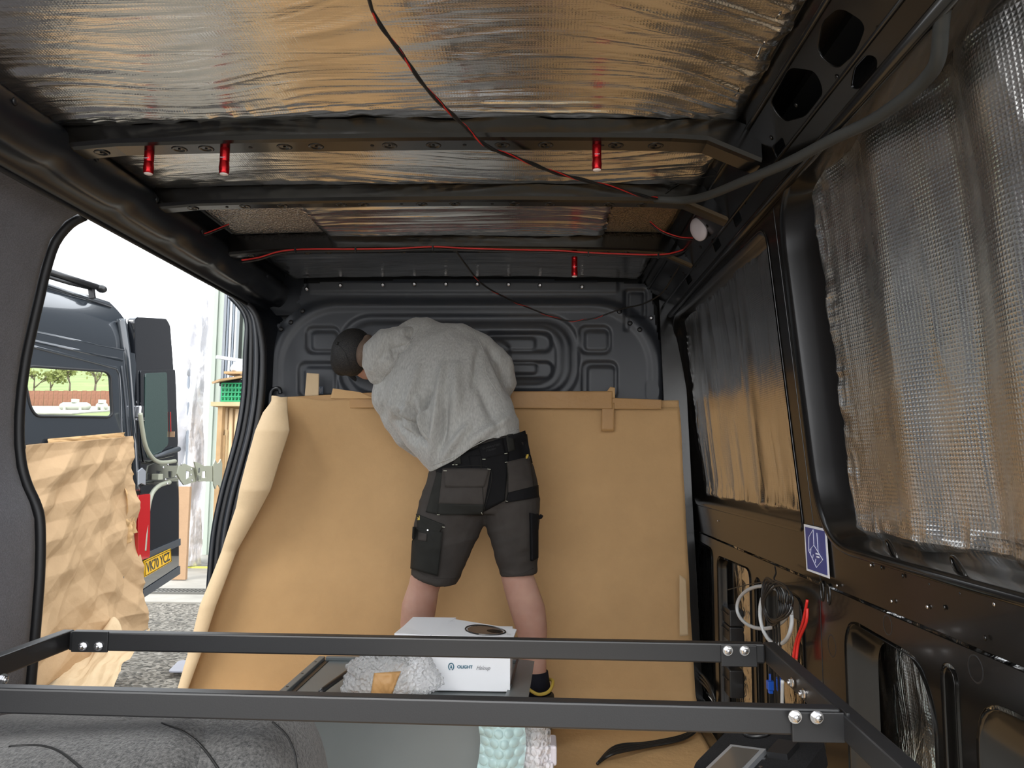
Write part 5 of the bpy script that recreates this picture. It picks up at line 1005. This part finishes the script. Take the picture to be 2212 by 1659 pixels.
tv,tf=textg('VK70 YCZ',1.0,lambda x,y,z:(x,y,z),.02,0,.025); ta=np.array(tv); ta[:,0]=(ta[:,0]-ta[:,0].min())/np.ptp(ta[:,0]); yy_=ta[:,1]; ta[:,1]=(yy_-yy_.min())/np.ptp(yy_)
mk('lettering',[npf(.06+.88*a,.16+.68*b,.0095+.001*c) for a,b,c in ta],tf,M['blackink'],npo)
mk('plate_border',*tubeg([npf(.02,.06,.009),npf(.98,.06,.009),npf(.98,.94,.009),npf(.02,.94,.009),npf(.02,.06,.009)],.003,5,False),M['blackink'],npo)
# cream carrier frame bolted to the door
wc=thing('wheel_carrier',tuple(DPt(350,1025,.12)),'cream tubular spare wheel carrier bolted to the open van door','carrier')
mk('upper_tube',*tubeg(spl([DPt(x,y,.09) for x,y in [(303,893),(307,925),(313,958),(322,980),(336,995),(352,999),(378,996)]],8),.0175,12),M['cream'],wc,True)
mk('lower_tube',*tubeg(spl([DPt(x,y,.09) for x,y in [(366,1042),(348,1047),(334,1058),(325,1075),(319,1105),(314,1150),(311,1190)]],8),.0185,12),M['cream'],wc,True)
def cpl(name,pts,holes,off,th=.012,r=.008):
    v,f=plateg(rpoly([dt(x,y) for x,y in pts],r,3),[rpoly([dt(x,y) for x,y in h],.004,3) for h in holes],th,.002,df(off)); return mk(name,v,f,M['cream'],wc)
cpl('bracket_plate',[(350,1006),(362,1001),(390,1012),(391,1040),(362,1048),(354,1038),(346,1024)],[[(366,1016),(376,1019),(375,1030),(366,1036)]],.14)
cpl('bracket_plate',[(378,997),(386,999),(400,1006),(422,1006),(422,1040),(388,1040),(384,1020)],[[(395,1018),(405,1018),(405,1032),(395,1032)]],.17)
fp_=cpl('mounting_plate',[(420,1002),(424,992),(428,1001),(433,999),(437,991),(440,1002),(439,1046),(436,1056),(432,1048),(427,1048),(424,1057),(420,1046)],[],.185)
for x,y in [(352,1010),(362,1004),(391,1003),(413,1014),(412,1026),(414,1038),(361,1045),(379,1030),(357,1036)]: mk('bolt',*cylg(DPt(x,y,.185),DN,.010,.01,10,[(.011,0),(.010,.006),(.005,.010)]),M['zinc'],wc,True)
lc=DPt(430,1016,.195); mk('cut_emblem',*tubeg([lc+DU*.018*math.cos(a)+Vector((0,0,.022*math.sin(a))) for a in np.linspace(0,2*PI,20)],.003,5,False),M['vangrey'],fp_,True)
for k in range(3): mk('cut_bar',*tubeg([DPt(426+3*k,1026+k,.195),DPt(426+3*k,1038-k,.195)],.0025,5),M['vangrey'],fp_)
mk('mirror_plate',*boxg(DPt(340,1030,.06),(.06,.08,.05),None,.004),M['cream'],wc)
# paper taped over the parked van
def vpaper(quad,off,amp,seed,nu,nv,sc=5.,fl=.0):
    Q=[np.array(VS(x,y,off)) for x,y in quad]
    def fn(u,v):
        Uu=u[...,None];W=v[...,None]; p=(Q[0]*(1-Uu)+Q[1]*Uu)*(1-W)+(Q[3]*(1-Uu)+Q[2]*Uu)*W; a=u*1.0;b=v*1.8
        h=amp*(folds(a,b,seed,9,sc)*4.5+2.0*fbm(a*2.5,b*2.5,seed+1)+.5*ridge(a*3+b*1.5,b*4-a,seed+2)**4)
        e=np.minimum(u,1-u); h=h+fl*np.clip(1-e/.05,0,1)*ridge(u*3,v*14,seed+5)
        return p+(h-.7*h.mean())[...,None]*np.array(NV)+(.012*(vn(v*18+u*0,u*18,seed+7)-.5)*np.clip(1-e/.03,0,1))[...,None]*np.array(U)
    return fn
setp(sheet('masking_paper',240,300,vpaper([(40,962),(270,942),(309,1358),(60,1505)],.03,.020,201,1,1,2.2,.02),M['paper_out'],None,.001),'crumpled brown paper taped over the lower side of the parked van','paper')
setp(sheet('masking_paper',50,12,vpaper([(102,948),(268,934),(270,960),(100,975)],.026,.006,203,1,1),M['paper'],None,.001),'back layer of paper showing above the crumpled van paper','paper')
setp(sheet('masking_paper',12,120,vpaper([(262,942),(276,945),(284,1150),(266,1180)],.028,.02,205,1,1),M['paper'],None,.001),'vertical paper strip at the rear edge of the parked van','paper')
def torn(u,v):
    a=gpt(120,1500);b=gpt(272,1495); x=a.x+(b.x-a.x)*u+.05*(vn(u*8,v*8,7)-.5); y=5.25+.5*v; z=GR+.04+.42*v*(.5+.6*vn(u*5+1,v*2,4))+.06*folds(u,v,6,6,4.)
    return st(x,y,z)
setp(sheet('torn_paper',90,60,torn,M['paper_light'],None,.001),'torn piece of pale brown paper on the gravel below the parked van','paper')
# ---- bank, fence, tanks and trees seen through the van windows
def bank(u,v):
    y=22+150*v**1.5; x=-(.56+1.0*(1-u))*y; z=np.where(y<37,GR+(3.3-GR)*np.clip((y-22)/15,0,1),3.3+(np.minimum(y,47)-37)*.113+np.clip(y-47,0,200)*.152); return st(x,y,z+.25*(fbm(x*.1,y*.1,5)-.5)*(y>50))
bk=sheet('ground',60,90,bank,M['grass']); bk['kind']='structure'
_o=mk('trim_6',*boxg((-36,41.5,3.3+4.5*.113+.03),(26,9,.06),Matrix.Rotation(math.atan(.113),3,'X')),M['concrete']); _o['kind']='structure'
fc=thing('board_fence',(-24,46.8,4.4),'red-brown board fence on the bank seen through the van windows','fence')
for i in range(66): mk('fence_board',*boxg((-45.5+.3*i,46.8+.015*(i%2),4.41+.45+.02*math.sin(i*3)),(.28,.04,1.05)),M['fence'],fc)
def tank(x0,x1,yc,r,Y,lab):
    a=P(x0,yc,Y);b=P(x1,yc,Y); a.z=b.z; t=thing('storage_tank',tuple((a+b)/2),lab,'tank'); L=b.x-a.x
    mk('tank_body',*cylg(a,(1,0,0),r,L,24,[(r*.2,0),(r*.7,.05*L),(r,.13*L),(r,.87*L),(r*.7,.95*L),(r*.2,L)]),M['tank'],t,True)
    for s in (.25,.75): mk('tank_leg',*boxg(a+Vector((L*s,0,-r)),(.15,.5,.3)),M['tank'],t)
    mk('tank_dome',*cylg(a+Vector((L*.5,0,r*.9)),(0,0,1),.2,.2,12),M['tank'],t)
tank(128,196,878,.22,41,'long cream gas tank seen through the van window'); tank(208,232,878,.18,41,'smaller cream tank to the right of the long one')
def tree(x,y0,y1,Y,seed,lab,leaf=14,spread=1.2):
    r_=random.Random(seed); b=P(x,y0,Y); h=P(x,y1,Y).z-b.z; t=thing('tree',tuple(b),lab,'tree','trees on the bank'); parts=[]; tips=[]
    def br(p,d,L,rad,dep):
        q=p+d*L; parts.append(tubeg([p,(p+q)/2+Vector((r_.uniform(-.05,.05)*L,0,0)),q],[rad,rad*.85,rad*.7],6)); 
        if dep==0: tips.append(q); return
        for k in range(3): br(q,(d+Vector((r_.uniform(-.8,.8)*spread,r_.uniform(-.6,.6),r_.uniform(-.1,.5)))).normalized(),L*.68,rad*.62,dep-1)
    br(b,Vector((0,0,1)),h*.33,h*.035,3); mk('trunk',*join(parts),M['bark'],t,True)
    lf=[]
    for q in tips:
        for k in range(leaf): c=q+Vector((r_.gauss(0,.09*h),r_.gauss(0,.09*h),r_.gauss(0,.08*h))); s=h*.035; n_=Vector((r_.gauss(0,1),r_.gauss(0,1),r_.gauss(0,1))).normalized(); o_=n_.orthogonal()*s; m2=n_.cross(o_); lf.append(([c+o_,c+m2,c-o_,c-m2],[(0,1,2,3)]))
    o=mk('foliage',*join(lf),M['leaf'],t); o['kind']='stuff'
tree(72,862,790,52,3,'bare-branched tree at the left of the bank seen through the window',5); tree(108,860,795,56,5,'bushy olive tree beside the bare tree on the bank',16); tree(205,856,775,50,8,'wide spreading tree at the right of the bank',4,1.6); tree(150,850,785,62,9,'small tree farther back in the middle of the bank',10)
